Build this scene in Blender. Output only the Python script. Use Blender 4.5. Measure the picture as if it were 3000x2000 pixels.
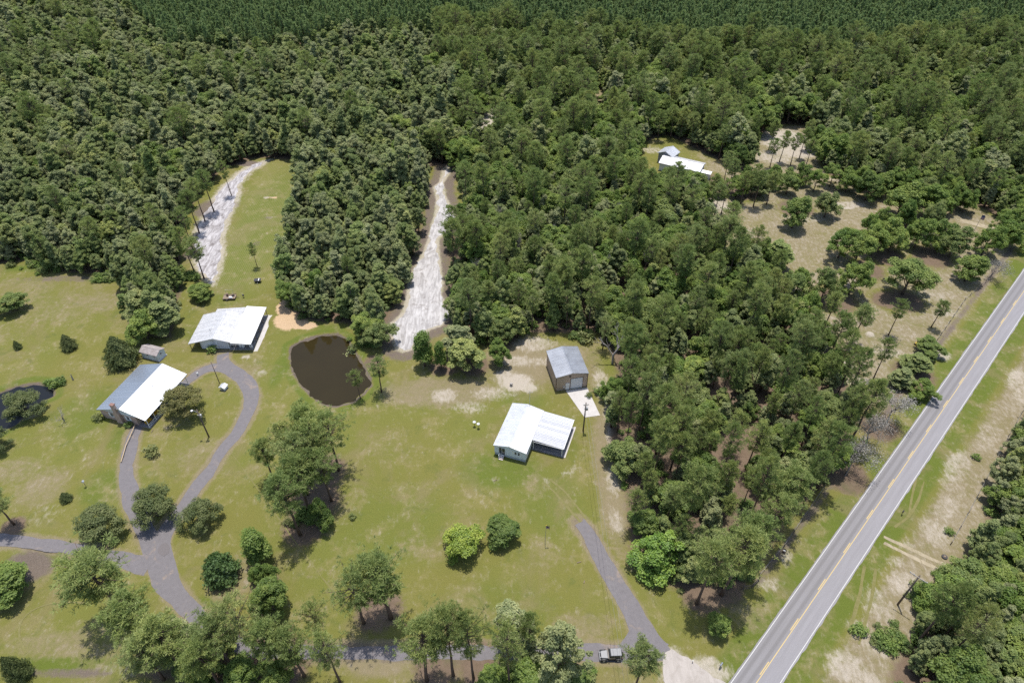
import bpy, bmesh, math, random
import numpy as np
from mathutils import Vector
from mathutils.geometry import delaunay_2d_cdt

# ------------------------------------------------------------------ scene, camera, light
for o in list(bpy.data.objects):
    bpy.data.objects.remove(o, do_unlink=True)
SC = bpy.context.scene
COL = SC.collection
R = math.radians
CAM_H, PITCH = 118.0, R(41.8)
cam_d = bpy.data.cameras.new('camera')
cam_d.sensor_width = 36.0
cam_d.lens = 24.0
cam_d.clip_start = 1.0
cam_d.clip_end = 9000.0
cam = bpy.data.objects.new('camera', cam_d)
COL.objects.link(cam)
cam.location = (0, 0, CAM_H)
cam.rotation_euler = (math.pi / 2 - PITCH, 0, 0)
SC.camera = cam

SUN_ELEV, SUN_AZ = 80.0, 0.0          # degrees; azimuth clockwise from +Y
world = bpy.data.worlds.new('World')
SC.world = world
world.use_nodes = True
wn = world.node_tree
bg = wn.nodes['Background']
sky = wn.nodes.new('ShaderNodeTexSky')
sky.sky_type = 'NISHITA'
sky.sun_disc = False
sky.sun_elevation = R(SUN_ELEV)
sky.sun_rotation = R(SUN_AZ)
sky.altitude = 60.0
sky.air_density = 1.0
sky.dust_density = 1.6
wn.links.new(sky.outputs[0], bg.inputs[0])
bg.inputs[1].default_value = 0.15
sun_d = bpy.data.lights.new('sun', 'SUN')
sun_d.energy = 4.0
sun_d.angle = R(0.53)
sun_d.color = (1.0, 0.955, 0.89)
sun = bpy.data.objects.new('sun', sun_d)
COL.objects.link(sun)
sun.rotation_euler = (-R(90 - SUN_ELEV), 0, -R(SUN_AZ))
SC.view_settings.view_transform = 'Standard'
SC.view_settings.look = 'None'
SC.view_settings.exposure = 0.5
SC.view_settings.gamma = 1.0
SC.view_settings.use_curve_mapping = False
SC.cycles.max_bounces = 8
SC.cycles.diffuse_bounces = 4
SC.cycles.glossy_bounces = 2
SC.cycles.transmission_bounces = 4
SC.cycles.transparent_max_bounces = 6
SC.cycles.use_denoising = False

# ------------------------------------------------------------------ survey: photo mark -> metres on the ground
CT, ST = math.cos(PITCH), math.sin(PITCH)
def at(sx, sy, z=0.0):
    u, v = (sx - 1176) / 1568.0, (sy - 784) / 1568.0
    t = (CAM_H - z) / (ST + v * CT)
    return (u * t, (CT - v * ST) * t)
def mark(x, y):
    """inverse of at() for ground points (numpy friendly)"""
    d = y * CT + CAM_H * ST
    return 1176 + 1568 * x / d, 784 + 1568 * (CAM_H * CT - y * ST) / d
def AT(*p):
    return [at(*q) for q in p]

# ------------------------------------------------------------------ object helpers
def link(o, parent=None):
    COL.objects.link(o)
    if parent is not None:
        o.parent = parent
    return o
def tag(o, label=None, cat=None, group=None, kind=None):
    if label: o['label'] = label
    if cat: o['category'] = cat
    if group: o['group'] = group
    if kind: o['kind'] = kind
    return o
def empty(name, loc, rz=0.0):
    o = bpy.data.objects.new(name, None)
    o.empty_display_size = 0.5
    link(o)
    o.location = loc if len(loc) == 3 else (loc[0], loc[1], 0)
    o.rotation_euler = (0, 0, rz)
    return o
def obj(name, me, parent=None, loc=(0, 0, 0), rz=0.0):
    o = bpy.data.objects.new(name, me)
    link(o, parent)
    o.location = loc
    o.rotation_euler = (0, 0, rz)
    return o

class MB:
    """collects faces, then links them as one mesh object"""
    def __init__(s):
        s.v, s.f = [], []
    def add(s, vs, fs):
        n = len(s.v)
        s.v += [tuple(p) for p in vs]
        s.f += [tuple(i + n for i in f) for f in fs]
        return s
    def box(s, x0, x1, y0, y1, z0, z1):
        return s.add([(x0, y0, z0), (x1, y0, z0), (x1, y1, z0), (x0, y1, z0), (x0, y0, z1), (x1, y0, z1), (x1, y1, z1), (x0, y1, z1)],
                     [(0, 3, 2, 1), (4, 5, 6, 7), (0, 1, 5, 4), (1, 2, 6, 5), (2, 3, 7, 6), (3, 0, 4, 7)])
    def hexa(s, bot, top):
        """bot, top: 4 points each, counter-clockwise from above"""
        return s.add(list(bot) + list(top), [(0, 3, 2, 1), (4, 5, 6, 7), (0, 1, 5, 4), (1, 2, 6, 5), (2, 3, 7, 6), (3, 0, 4, 7)])
    def prism(s, prof, y0, y1):
        """profile in x,z extruded along y"""
        n = len(prof)
        vs = [(x, y0, z) for x, z in prof] + [(x, y1, z) for x, z in prof]
        fs = [tuple(range(n)), tuple(range(2 * n - 1, n - 1, -1))] + [(i, i + n, (i + 1) % n + n, (i + 1) % n) for i in range(n)]
        return s.add(vs, fs)
    def tube(s, pts, rad, n=6, cap=True):
        pts = [Vector(p) for p in pts]
        if not hasattr(rad, '__len__'): rad = [rad] * len(pts)
        base, vs, fs = 0, [], []
        up = None
        for i, p in enumerate(pts):
            d = (pts[min(i + 1, len(pts) - 1)] - pts[max(i - 1, 0)]).normalized()
            if up is None or abs(up.dot(d)) > .98:
                up = Vector((1, 0, 0)) if abs(d.x) < .8 else Vector((0, 1, 0))
            a = d.cross(up).normalized(); b = d.cross(a)
            up = a.cross(d)
            for k in range(n):
                t = 2 * math.pi * k / n
                vs.append(p + (a * math.cos(t) + b * math.sin(t)) * rad[i])
        for i in range(len(pts) - 1):
            for k in range(n):
                fs.append((i * n + k, (i + 1) * n + k, (i + 1) * n + (k + 1) % n, i * n + (k + 1) % n))
        if cap:
            fs.append(tuple(range(n))); fs.append(tuple(range(len(vs) - 1, len(vs) - 1 - n, -1)))
        return s.add(vs, fs)
    def ball(s, c, r, n=8, m=5, sq=(1, 1, 1)):
        vs, fs = [], []
        for i in range(m + 1):
            a = math.pi * i / m
            for k in range(n):
                t = 2 * math.pi * k / n
                vs.append((c[0] + r * sq[0] * math.sin(a) * math.cos(t), c[1] + r * sq[1] * math.sin(a) * math.sin(t), c[2] + r * sq[2] * math.cos(a)))
        for i in range(m):
            for k in range(n):
                fs.append((i * n + k, (i + 1) * n + k, (i + 1) * n + (k + 1) % n, i * n + (k + 1) % n))
        return s.add(vs, fs)
    def mesh(s, name, m, smooth=False):
        me = bpy.data.meshes.new(name)
        me.from_pydata(s.v, [], s.f)
        bm = bmesh.new(); bm.from_mesh(me)
        bmesh.ops.recalc_face_normals(bm, faces=bm.faces)
        bm.to_mesh(me); bm.free()
        if m: me.materials.append(m)
        if smooth:
            me.polygons.foreach_set('use_smooth', [True] * len(me.polygons))
        return me
    def build(s, name, m, parent=None, loc=(0, 0, 0), rz=0.0, smooth=False):
        return obj(name, s.mesh(name, m, smooth), parent, loc, rz)

# ------------------------------------------------------------------ materials
class NT:
    def __init__(s, name):
        s.m = bpy.data.materials.new(name)
        s.m.use_nodes = True
        s.t = s.m.node_tree
        s.b = s.t.nodes['Principled BSDF']
        s.out = s.t.nodes['Material Output']
    def n(s, typ, **kw):
        nd = s.t.nodes.new('ShaderNode' + typ)
        for k, v in kw.items():
            if k[0] == 'i' and k[1:].isdigit():
                s.set(nd.inputs[int(k[1:])], v)
            elif k.startswith('in_'):
                s.set(nd.inputs[k[3:].replace('_', ' ')], v)
            else:
                setattr(nd, k, v)
        return nd
    def set(s, sock, v):
        if isinstance(v, bpy.types.NodeSocket): s.t.links.new(v, sock)
        elif isinstance(v, bpy.types.Node): s.t.links.new(v.outputs[0], sock)
        else:
            if sock.type == 'RGBA' and len(v) == 3: v = (*v, 1)
            sock.default_value = v
    def math(s, op, a, b=0.0, c=0.0, clamp=False):
        nd = s.n('Math', operation=op, use_clamp=clamp, i0=a, i1=b, i2=c)
        return nd.outputs[0]
    def mix(s, f, a, b, mode='MIX'):
        nd = s.n('MixRGB', blend_type=mode)
        s.set(nd.inputs[0], f); s.set(nd.inputs[1], a); s.set(nd.inputs[2], b)
        return nd.outputs[0]
    def noise(s, scale, detail=4.0, rough=.55, vec=None, dist=0.0):
        nd = s.n('TexNoise', in_Scale=scale, in_Detail=detail, in_Roughness=rough, in_Distortion=dist)
        if vec is not None: s.set(nd.inputs['Vector'], vec)
        return nd.outputs[0]
    def step(s, x, lo, hi):
        nd = s.n('MapRange', interpolation_type='SMOOTHSTEP')
        s.set(nd.inputs['Value'], x); s.set(nd.inputs['From Min'], lo); s.set(nd.inputs['From Max'], hi)
        return nd.outputs[0]
    def pos(s):
        return s.n('NewGeometry').outputs['Position']
    def scaled(s, vec, sc, rz=0.0):
        return s.n('Mapping', i0=vec, i2=(0, 0, rz), i3=sc).outputs[0]

def mat(name, c, rough=.8, spec=.3, metal=0.0, var=.18, vs=2.0, c2=None, stain=0.0, ss=.5, bump=0.0, bs=20.0, rnd=0.0, coords='pos'):
    """plain procedural material: colour c varied by noise (var), stains towards c2, fine bump, per-object variation"""
    k = NT(name)
    p = k.pos() if coords == 'pos' else k.n('TexCoord').outputs['Object']
    col = c
    if c2 is not None:
        f = k.step(k.noise(ss, 6, .6, p), .5 - .25 * stain, .75)
        col = k.mix(f, c, c2)
    if var:
        h = k.math('MULTIPLY_ADD', k.noise(vs, 5, .6, p), 2 * var, 1 - var)
        if rnd:
            r_ = k.math('MULTIPLY_ADD', k.n('ObjectInfo').outputs['Random'], 2 * rnd, -rnd)
            h = k.math('ADD', h, r_)
        hs = k.n('HueSaturation', in_Value=h, in_Color=col)
        col = hs.outputs[0]
    k.set(k.b.inputs['Base Color'], col)
    k.b.inputs['Roughness'].default_value = rough
    k.b.inputs['Specular IOR Level'].default_value = spec
    k.b.inputs['Metallic'].default_value = metal
    if bump:
        bn = k.n('Bump', in_Strength=bump, in_Distance=.05, in_Height=k.noise(bs, 4, .6, p))
        k.set(k.b.inputs['Normal'], bn)
    return k.m

# ------------------------------------------------------------------ layout polygons (metres, from survey marks)
OPEN = AT((-150, 605), (0, 606), (60, 600), (150, 626), (230, 632), (292, 645), (300, 700), (296, 772), (398, 778), (408, 705), (424, 640),
          (413, 560), (427, 500), (460, 446), (510, 391), (590, 362), (682, 368), (690, 400), (690, 440), (676, 500), (664, 570), (648, 640), (655, 690),
          (690, 735), (790, 742), (840, 765), (872, 788), (892, 735), (921, 680), (942, 610), (965, 545), (975, 480), (978, 386), (1052, 374),
          (1064, 470), (1062, 515), (1027, 560), (1031, 650), (1045, 722), (1052, 778), (1165, 805), (1200, 765), (1290, 765), (1380, 765), (1398, 800),
          (1415, 860), (1402, 950), (1398, 1010), (1402, 1060), (1432, 1110), (1442, 1200), (1446, 1300), (1530, 1335), (1590, 1392), (1680, 1378),
          (1722, 1340), (1762, 1280), (1802, 1215), (1882, 1125), (1932, 1100), (1955, 1020), (1966, 935), (1955, 885), (1915, 862), (1906, 800),
          (1868, 745), (1788, 664), (1700, 612), (1632, 545), (1600, 478), (1560, 462), (1470, 438), (1455, 395), (1460, 335), (1530, 308), (1602, 345), (1720, 402),
          (1738, 312), (1795, 286), (1872, 290), (1885, 372), (1902, 402), (2000, 428), (2120, 462), (2240, 470), (2352, 535), (2560, 560), (2700, 640),
          (2560, 700), (2420, 850), (2330, 1000), (2303, 1050), (2290, 1110), (2270, 1170), (2250, 1222), (2222, 1258), (2178, 1302), (2160, 1335), (2140, 1365),
          (2118, 1410), (2094, 1480), (2050, 1520), (2040, 1568), (2030, 1720), (-320, 1720), (-320, 605))
POND = AT((667, 795), (690, 783), (735, 768), (775, 766), (800, 780), (815, 805), (832, 835), (850, 865), (852, 885), (835, 905), (805, 925), (770, 933), (738, 925), (712, 905),
          (690, 880), (672, 850), (666, 820))
SMALL_POND = AT((-60, 905), (0, 900), (40, 885), (75, 878), (105, 880), (124, 893), (122, 908), (100, 915), (85, 930), (60, 950), (30, 975), (0, 990), (-60, 1000))

OPEN_SAND = AT((1078, 332), (1098, 272), (1128, 244), (1166, 250), (1172, 292), (1125, 334))
OPEN_PATH = AT((1352, 300), (1358, 205), (1388, 205), (1390, 300))
def pip(x, y, poly):
    inside = np.zeros(x.shape, bool)
    px = np.array([p[0] for p in poly]); py = np.array([p[1] for p in poly])
    j = len(poly) - 1
    for i in range(len(poly)):
        c = ((py[i] > y) != (py[j] > y)) & (x < (px[j] - px[i]) * (y - py[i]) / (py[j] - py[i] + 1e-12) + px[i])
        inside ^= c
        j = i
    return inside
def sdf(x, y, poly, closed=True):
    """distance in metres, negative inside"""
    d = np.full(x.shape, 1e9)
    n = len(poly)
    for i in range(n if closed else n - 1):
        ax, ay = poly[i]; bx, by = poly[(i + 1) % n]
        ex, ey = bx - ax, by - ay
        t = np.clip(((x - ax) * ex + (y - ay) * ey) / (ex * ex + ey * ey + 1e-9), 0, 1)
        d = np.minimum(d, np.hypot(x - ax - t * ex, y - ay - t * ey))
    return np.where(pip(x, y, poly), -d, d) if closed else d
def sm(x, a, b):
    t = np.clip((x - a) / (b - a), 0, 1)
    return t * t * (3 - 2 * t)
def wob(t, seed):
    """smooth 1-D noise for ragged outlines"""
    r = np.random.RandomState(seed)
    out = 0
    for k in range(4):
        w = (2 ** k) * .35; a = .5 ** k
        n = np.arange(-2, int(t.max() * w) + 3)
        vals = r.uniform(-1, 1, len(n) + 4)
        out = out + a * np.interp(t * w, n, vals[:len(n)])
    return out
def vnoise(x, y, cell, seed):
    """2-D value noise, 0..1"""
    r = np.random.RandomState(seed)
    g = r.rand(256, 256)
    X, Y = x / cell, y / cell
    i, j = np.floor(X).astype(int), np.floor(Y).astype(int)
    fx, fy = X - i, Y - j
    fx, fy = fx * fx * (3 - 2 * fx), fy * fy * (3 - 2 * fy)
    a = g[i % 256, j % 256]; b = g[(i + 1) % 256, j % 256]; c = g[i % 256, (j + 1) % 256]; d = g[(i + 1) % 256, (j + 1) % 256]
    return (a * (1 - fx) + b * fx) * (1 - fy) + (c * (1 - fx) + d * fx) * fy

# ------------------------------------------------------------------ ground
loop_r = [(512, 812), (513, 832), (530, 848), (556, 866), (574, 888), (580, 912), (572, 945), (556, 975), (538, 1000), (521, 1019), (490, 1068), (458, 1110), (434, 1145), (413, 1176), (388, 1204), (368, 1240), (364, 1275),
          (372, 1310), (390, 1345), (412, 1372), (440, 1404), (475, 1442), (520, 1474), (580, 1494), (680, 1499), (800, 1498), (1000, 1498), (1200, 1497), (1380, 1497), (1480, 1500)]
w_r = [2.6, 3.2, 3.4, 3.6, 3.7, 3.6, 3.2, 3, 3, 2.9, 2.8, 2.7, 2.7, 2.8, 3.0, 3.6, 4.6, 4.9, 4.0, 3.4, 3.0, 2.7, 2.6, 2.5, 2.5, 2.5, 2.5, 2.5, 2.8, 4]
loop_l = [(318, 972), (306, 1000), (301, 1019), (295, 1045), (292, 1075), (294, 1110), (302, 1155), (316, 1190), (335, 1222), (356, 1262), (362, 1295)]
west_d = [(-40, 1238), (0, 1240), (70, 1244), (168, 1260), (260, 1282), (345, 1300)]
neck_d = [(395, 912), (425, 878), (455, 855), (485, 843), (520, 842), (545, 858)]
short_d = [(1330, 1200), (1352, 1228), (1379, 1276), (1424, 1354), (1458, 1414), (1482, 1470), (1505, 1500)]
STRIP = AT((590, 366), (682, 368), (690, 440), (676, 500), (664, 570), (648, 640), (560, 665), (500, 655), (520, 560), (545, 470), (575, 400))
STRIP_SAND = AT((623, 366), (574, 396), (548, 430), (549, 455), (527, 503), (512, 545), (514, 575), (511, 590), (504, 625), (490, 653), (472, 643), (452, 615), (444, 580), (446, 545),
                (452, 520), (470, 490), (485, 465), (505, 434), (540, 402), (574, 378))
TRACK_SAND = AT((1030, 380), (1018, 388), (1015, 405), (1008, 420), (996, 430), (1003, 455), (1000, 490), (990, 525), (985, 545), (975, 575), (955, 612), (940, 640), (936, 670), (930, 700), (922, 722),
                (898, 742), (888, 755), (902, 780), (910, 800), (925, 808), (946, 803), (956, 780), (985, 757), (1012, 748), (1030, 727), (1026, 706), (1012, 678), (1016, 650), (1012, 615), (1008, 580),
                (1006, 550), (1022, 535), (1040, 520), (1055, 510), (1040, 490), (1032, 470), (1022, 448), (1018, 420), (1034, 395))
ROAD_P, ROAD_D = (at(1717, 1568)[0] + .0, at(1717, 1568)[1]), None
_a, _b = at(1735.2, 1568), at(2352, 666.5)
rl = math.hypot(_b[0] - _a[0], _b[1] - _a[1])
RD = ((_b[0] - _a[0]) / rl, (_b[1] - _a[1]) / rl)          # along the road
RN = (RD[1], -RD[0])                                       # to its right
ROAD_O = _a                                                # on the centre line
def road_xy(s, t):
    return (ROAD_O[0] + RD[0] * s + RN[0] * t, ROAD_O[1] + RD[1] * s + RN[1] * t)

def seg(lo, hi, step, far, grow):
    a = list(np.arange(lo, hi + 1e-6, step))
    s, x = step, hi
    up = []
    while x < far:
        s *= grow; x += s; up.append(x)
    return a, up
xa, xu = seg(-135, 150, .62, 6000, 1.22)
xs = np.array([-(v + 135 - 150) - 0 for v in reversed(xu)] + xa + xu); xs = np.sort(xs)
ya, yu = seg(36, 262, .62, 7000, 1.18)
_, yd = seg(0, 0, .62, 400, 1.6)
ys = np.array([36 - v for v in reversed(yd)] + ya + yu)
GX, GY = np.meshgrid(xs, ys)
gx, gy = GX.ravel(), GY.ravel()
msx, msy = mark(gx, np.maximum(gy, 20.0))
forest = sm(np.minimum(np.minimum(sdf(gx, gy, OPEN), sdf(gx, gy, OPEN_SAND)), sdf(gx, gy, OPEN_PATH)), -2.5, 3.0)
# local vegetation floor under tree groups: (mark x, mark y, radius m)
for (a, b, r_) in [(720, 1150, 9), (700, 1210, 7), (740, 1080, 8), (870, 1400, 7), (400, 1490, 9), (480, 1520, 9), (580, 1530, 9), (650, 1520, 8), (1000, 1530, 6), (1110, 1530, 7), (1260, 1535, 8),
                   (1020, 840, 6), (1090, 840, 6), (860, 830, 4), (610, 1340, 4), (1650, 1050, 12), (1710, 1050, 12), (1610, 1365, 6), (1660, 1350, 6), (2040, 690, 7), (2080, 690, 8), (1920, 690, 9),
                   (2140, 590, 9), (2040, 590, 8), (1830, 480, 9), (1700, 440, 10), (2100, 860, 8), (2020, 980, 7), (1940, 1090, 8), (1990, 620, 8), (1640, 420, 10), (1780, 620, 5), (30, 1210, 4)]:
    c = at(a, b)
    forest = np.maximum(forest, .8 * (1 - sm(np.hypot(gx - c[0], gy - c[1]), r_ * .35, r_)))
sand = np.zeros_like(gx); dry = np.zeros_like(gx); lush = np.zeros_like(gx); clay = np.zeros_like(gx); soil = np.zeros_like(gx)
def blob(arr, a, b, rx, ry, s, rot=0.0):
    c = at(a, b)
    dx, dy = gx - c[0], gy - c[1]
    cr, sr = math.cos(rot), math.sin(rot)
    q = np.hypot((dx * cr + dy * sr) / rx, (-dx * sr + dy * cr) / ry)
    np.maximum(arr, s * (1 - sm(q, .35, 1.05)), out=arr)
for q in [(1186, 878, 5.6, 4.2, 1.0), (1160, 862, 4, 3, .8), (1215, 890, 3, 2, .9), (1130, 905, 7, 3, .5), (1020, 908, 4.5, 3.2, .62), (1080, 935, 6, 2.5, .42), (1225, 790, 8, 4, .62), (1185, 830, 6, 3, .55),
          (1250, 830, 5, 2.5, .5), (1380, 880, 2.5, 8, .6), (1400, 950, 2, 6, .5), (1405, 1000, 2, 5, .7), (1408, 1100, 2.2, 6, .62), (1415, 1200, 1.8, 5, .45), (1640, 470, 9, 8, .7), (1655, 430, 10, 5, .7),
          (1800, 320, 14, 14, .95), (1830, 345, 12, 10, .8), (1780, 360, 12, 8, .6), (1950, 470, 9, 3, .6), (1945, 478, 4, 1, .9), (1975, 880, 5, 4, .55), (1945, 840, 4, 3, .5), (1998, 768, 1.6, 1.4, 1.0), (2160, 815, 3.5, 3, .85),
          (2040, 810, 7, 3, .45), (1850, 500, 12, 5, .5), (1960, 650, 6, 4, .4), (2130, 680, 8, 5, .38), (1500, 345, 6, 4, .5), (2180, 720, 6, 3, .4),
          (2335, 870, 2.6, 7, .9, -.75), (2350, 905, 3, 6, .8, -.75), (2200, 1075, 3.5, 9, .62, -.75), (2150, 1225, 4.5, 5, .75), (2175, 1170, 3, 6, .6, -.75), (2270, 1000, 3, 10, .5, -.75), (2080, 1345, 5, 4.5, .7),
          (2020, 1390, 4, 5, .62), (1985, 1450, 4, 4, .5), (2010, 1480, 4, 4, .62), (1945, 1530, 4.5, 4, .85), (1990, 1560, 4, 3, .7), (2060, 1290, 3, 2, .5), (2085, 1255, 2.5, 1.5, .6),
          (1600, 1545, 7.5, 3.5, .95), (1540, 1510, 3, 3, .8), (1625, 1522, 2.2, 1.2, .95, .5), (1650, 1440, 2, 1.5, .3), (1765, 1340, 3.5, 2, .45), (1805, 1275, 2, 2, .5), (565, 820, 1.6, 1.0, .8), (600, 855, 2.4, 1.2, .5), (597, 640, 3, 1, .15), (620, 455, 2.6, .9, .9), (618, 500, 3, 1.5, .3),
          (1138, 1100, 1, 1, .5), (1255, 1110, 1.5, 3, .25), (60, 960, 4, 1.2, .4, .5), (250, 1335, 3, 2, .2), (100, 1180, 5, 4, .2), (250, 1540, 5, 1.6, .25), (300, 1530, 2.5, 3, .35), (1320, 1075, 2, 1, .3), (1300, 1085, 2.2, .6, .4)]:
    blob(sand, *q)
np.maximum(sand, 1 - sm(sdf(gx, gy, OPEN_SAND), -3, 2), out=sand)
np.maximum(dry, 1 - sm(sdf(gx, gy, OPEN_PATH), -2, 2), out=dry)
np.maximum(sand, 1.0 * (1 - sm(sdf(gx, gy, TRACK_SAND), -.8, 2.6)) * .9, out=sand)
np.maximum(sand, 1.0 * (1 - sm(sdf(gx, gy, STRIP_SAND), -.8, 2.2)) * .85, out=sand)
for q in [(150, 690, 26, 16, .42), (60, 660, 22, 8, .45), (230, 690, 14, 8, .5), (20, 760, 14, 8, .35), (100, 1120, 9, 9, .55), (40, 1080, 8, 6, .5), (380, 960, 8, 9, .35), (440, 1040, 8, 9, .4), (540, 1330, 6, 9, .55),
          (1010, 900, 22, 8, .7), (1200, 830, 16, 14, .8), (1330, 850, 10, 14, .6), (1250, 1280, 10, 8, .3), (950, 1260, 7, 6, .3), (1400, 1080, 5, 30, .75), (560, 860, 8, 8, .4), (1230, 1110, 4, 5, .4), (900, 1020, 14, 9, .3),
          (250, 1460, 12, 8, .4), (120, 1480, 14, 4, .5), (1340, 1440, 9, 5, .5), (600, 1420, 8, 6, .35), (520, 1340, 5, 6, .6), (1030, 1530, 30, 4, .5), (1720, 1420, 6, 5, .4), (560, 760, 8, 6, .3), (870, 1530, 8, 3, .8)]:
    blob(dry, *q)
rs = (gx - ROAD_O[0]) * RD[0] + (gy - ROAD_O[1]) * RD[1]
rt = (gx - ROAD_O[0]) * RN[0] + (gy - ROAD_O[1]) * RN[1]
east = sm(rt, 6.0, 9.5)
np.maximum(dry, east * .72, out=dry)
D_open = sm(msx, 1560, 1660) * (1 - sm(msy, 900, 1150)) * (1 - forest) * (1 - sm(rt, -9, -6))
np.maximum(dry, D_open * .66, out=dry)
np.maximum(sand, D_open * .20, out=sand)
np.maximum(sand, east * (1 - sm(rt, 17, 22)) * .30, out=sand)
np.maximum(lush, sm(rt, -8.5, -5.5) * (1 - sm(rt, 5.5, 8.0)) * .85, out=lush)
for q in [(600, 520, 14, 60, .75), (600, 660, 12, 8, .35), (200, 950, 12, 14, .6), (560, 740, 10, 5, .4), (1150, 1080, 14, 8, .75), (1260, 1150, 12, 14, .5), (900, 1200, 20, 16, .45), (1150, 1400, 18, 10, .5), (240, 1120, 8, 8, .7), (290, 1000, 6, 8, .7),
          (640, 850, 3, 10, .7), (780, 750, 12, 2, .7), (880, 900, 4, 8, .6), (1200, 920, 8, 6, .6), (1310, 1000, 3, 12, .5), (470, 1390, 5, 3, .8), (110, 1290, 12, 6, .9), (330, 1280, 2, 1, 1.0), (680, 1380, 12, 10, .35), (120, 615, 24, 3, .9), (250, 640, 10, 3, .9),
          (440, 760, 6, 6, .5), (150, 1525, 16, 2.0, .9)]:
    blob(lush, *q)
blob(clay, 668, 735, 6.2, 5.5, 1.0); blob(clay, 652, 705, 3, 5, .8); blob(clay, 700, 748, 5, 2.2, .8); blob(clay, 625, 455, 2.8, 1.0, .5); blob(clay, 1660, 1050, 12, 14, .25)
for q in [(450, 560, 3.0, 14, .75), (470, 480, 5, 8, .65), (570, 376, 7, 3, .8), (540, 470, 3, 4, .4), (620, 455, 1.6, .8, .6), (616, 500, 2.2, 1.2, .5), (1700, 1300, 2, 6, .5), (545, 560, 3, 2, .3), (590, 560, 2.5, 2, .45), (730, 1330, 5, 4, .2),
          (170, 640, 26, 2.5, .45), (1940, 1540, 2, 2, .2), (60, 1300, 7, 4.5, .85), (150, 1545, 14, 1.2, .6)]:
    blob(soil, *q)
for dl, dw in ((loop_r, 1.7), (loop_l, 1.6), (neck_d, 1.4), (west_d, 1.4), (short_d, 1.7)):
    dd = sdf(gx, gy, AT(*dl), False)
    np.maximum(dry, (1 - sm(dd, dw, dw + 1.5)) * .75, out=dry)
    np.maximum(soil, (1 - sm(dd, dw - .2, dw + .5)) * .38, out=soil)
for pl in (TRACK_SAND,):
    dd = sdf(gx, gy, pl)
    np.maximum(soil, sm(dd, -.5, .8) * (1 - sm(dd, 2.5, 5.0)) * (.62 if pl is TRACK_SAND else .5) * (gx < (1e9 if pl is TRACK_SAND else -60)), out=soil)
for pl in (POND, SMALL_POND):
    dd = sdf(gx, gy, pl)
    np.maximum(soil, (1 - sm(np.abs(dd + .1), .1, .9)) * .75, out=soil)
    np.maximum(lush, (1 - sm(np.abs(dd - 1.4), .3, 1.6)) * .8, out=lush)
fence_d = np.abs(rt + 8.9)
np.maximum(soil, (1 - sm(fence_d, .2, 1.5)) * .55 * sm(rs, 12, 18), out=soil)
sand *= 1 - .28 * east
lush *= 1 - .75 * sand
lush *= (1 - forest)
# relief: ponds, mounds, ditch
gz = np.zeros_like(gx)
gz -= 1.3 * (1 - sm(sdf(gx, gy, POND) + 1.1 * (vnoise(gx, gy, 2.3, 8) - .5) + .5 * (vnoise(gx, gy, .9, 9) - .5), -2.4, 1.0))
gz -= 1.2 * (1 - sm(sdf(gx, gy, SMALL_POND) + 1.0 * (vnoise(gx, gy, 2.0, 8) - .5), -1.8, 1.2))
def hump(a, b, rx, ry, h):
    c = at(a, b)
    global gz
    gz = gz + h * np.exp(-(((gx - c[0]) / rx) ** 2 + ((gy - c[1]) / ry) ** 2) * 1.6)
hump(604, 454, 1.2, .7, .7); hump(622, 457, 1.0, .6, .8); hump(640, 453, 1.2, .6, .6); hump(1998, 768, 1.5, 1.2, .6); hump(1625, 1522, 1.6, .8, .35); hump(668, 735, 4, 4, .35)
hump(60, 1300, 6, 3.4, -.8); hump(565, 820, 1.2, .8, .12)
off = sm(sdf(gx, gy, OPEN), -2, 6)
gz += off * .35 * (vnoise(gx + 900, gy, 6.0, 3) - .5)
NX, NY = len(xs), len(ys)
gv = np.column_stack([gx, gy, gz]).astype(np.float32)
ii, jj = np.meshgrid(np.arange(NX - 1), np.arange(NY - 1))
q0 = (jj * NX + ii).ravel()
gf = np.column_stack([q0, q0 + 1, q0 + 1 + NX, q0 + NX]).astype(np.int32)
def mesh_np(name, v, f):
    me = bpy.data.meshes.new(name)
    me.vertices.add(len(v)); me.vertices.foreach_set('co', v.ravel())
    k = f.shape[1]
    me.loops.add(f.size); me.loops.foreach_set('vertex_index', f.ravel())
    me.polygons.add(len(f)); me.polygons.foreach_set('loop_start', np.arange(0, f.size, k, dtype=np.int32))
    me.update(calc_edges=True)
    return me
gme = mesh_np('ground', gv, gf)
gme.polygons.foreach_set('use_smooth', [True] * len(gf))
def attr(me, name, arrs):
    a = me.attributes.new(name, 'FLOAT_COLOR', 'POINT')
    n = len(me.vertices)
    buf = np.ones((n, 4), np.float32)
    for k, arr in enumerate(arrs): buf[:, k] = arr
    a.data.foreach_set('color', buf.ravel())
attr(gme, 'cover', [forest, sand, dry])
attr(gme, 'patch', [lush, clay, soil])

k = NT('ground_cover')
P = k.pos()
cov = k.n('Attribute', attribute_name='cover'); pat = k.n('Attribute', attribute_name='patch')
cs = k.n('SeparateColor', i0=cov.outputs['Color']); ps = k.n('SeparateColor', i0=pat.outputs['Color'])
F_, S_, D_ = cs.outputs; L_, C_, O_ = ps.outputs
n_big = k.noise(.035, 4, .55, P); n_mid = k.noise(.16, 5, .6, P, .4); n_s = k.noise(.9, 5, .65, P); n_f = k.noise(4.5, 4, .7, P); n_ff = k.noise(14.0, 2, .7, P)
def comb(mask, amt, n=n_s, n2=n_mid):
    a = k.math('MULTIPLY_ADD', n, amt, mask)
    a = k.math('MULTIPLY_ADD', n2, amt * .8, a)
    return k.math('SUBTRACT', a, amt * .9)
olive, green, straw = (.136, .129, .034), (.090, .114, .020), (.190, .162, .072)
lf = k.step(comb(L_, .5), .15, .85)
grass = k.mix(k.step(n_big, .35, .68), olive, (.120, .128, .029))
grass = k.mix(lf, grass, green)
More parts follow.
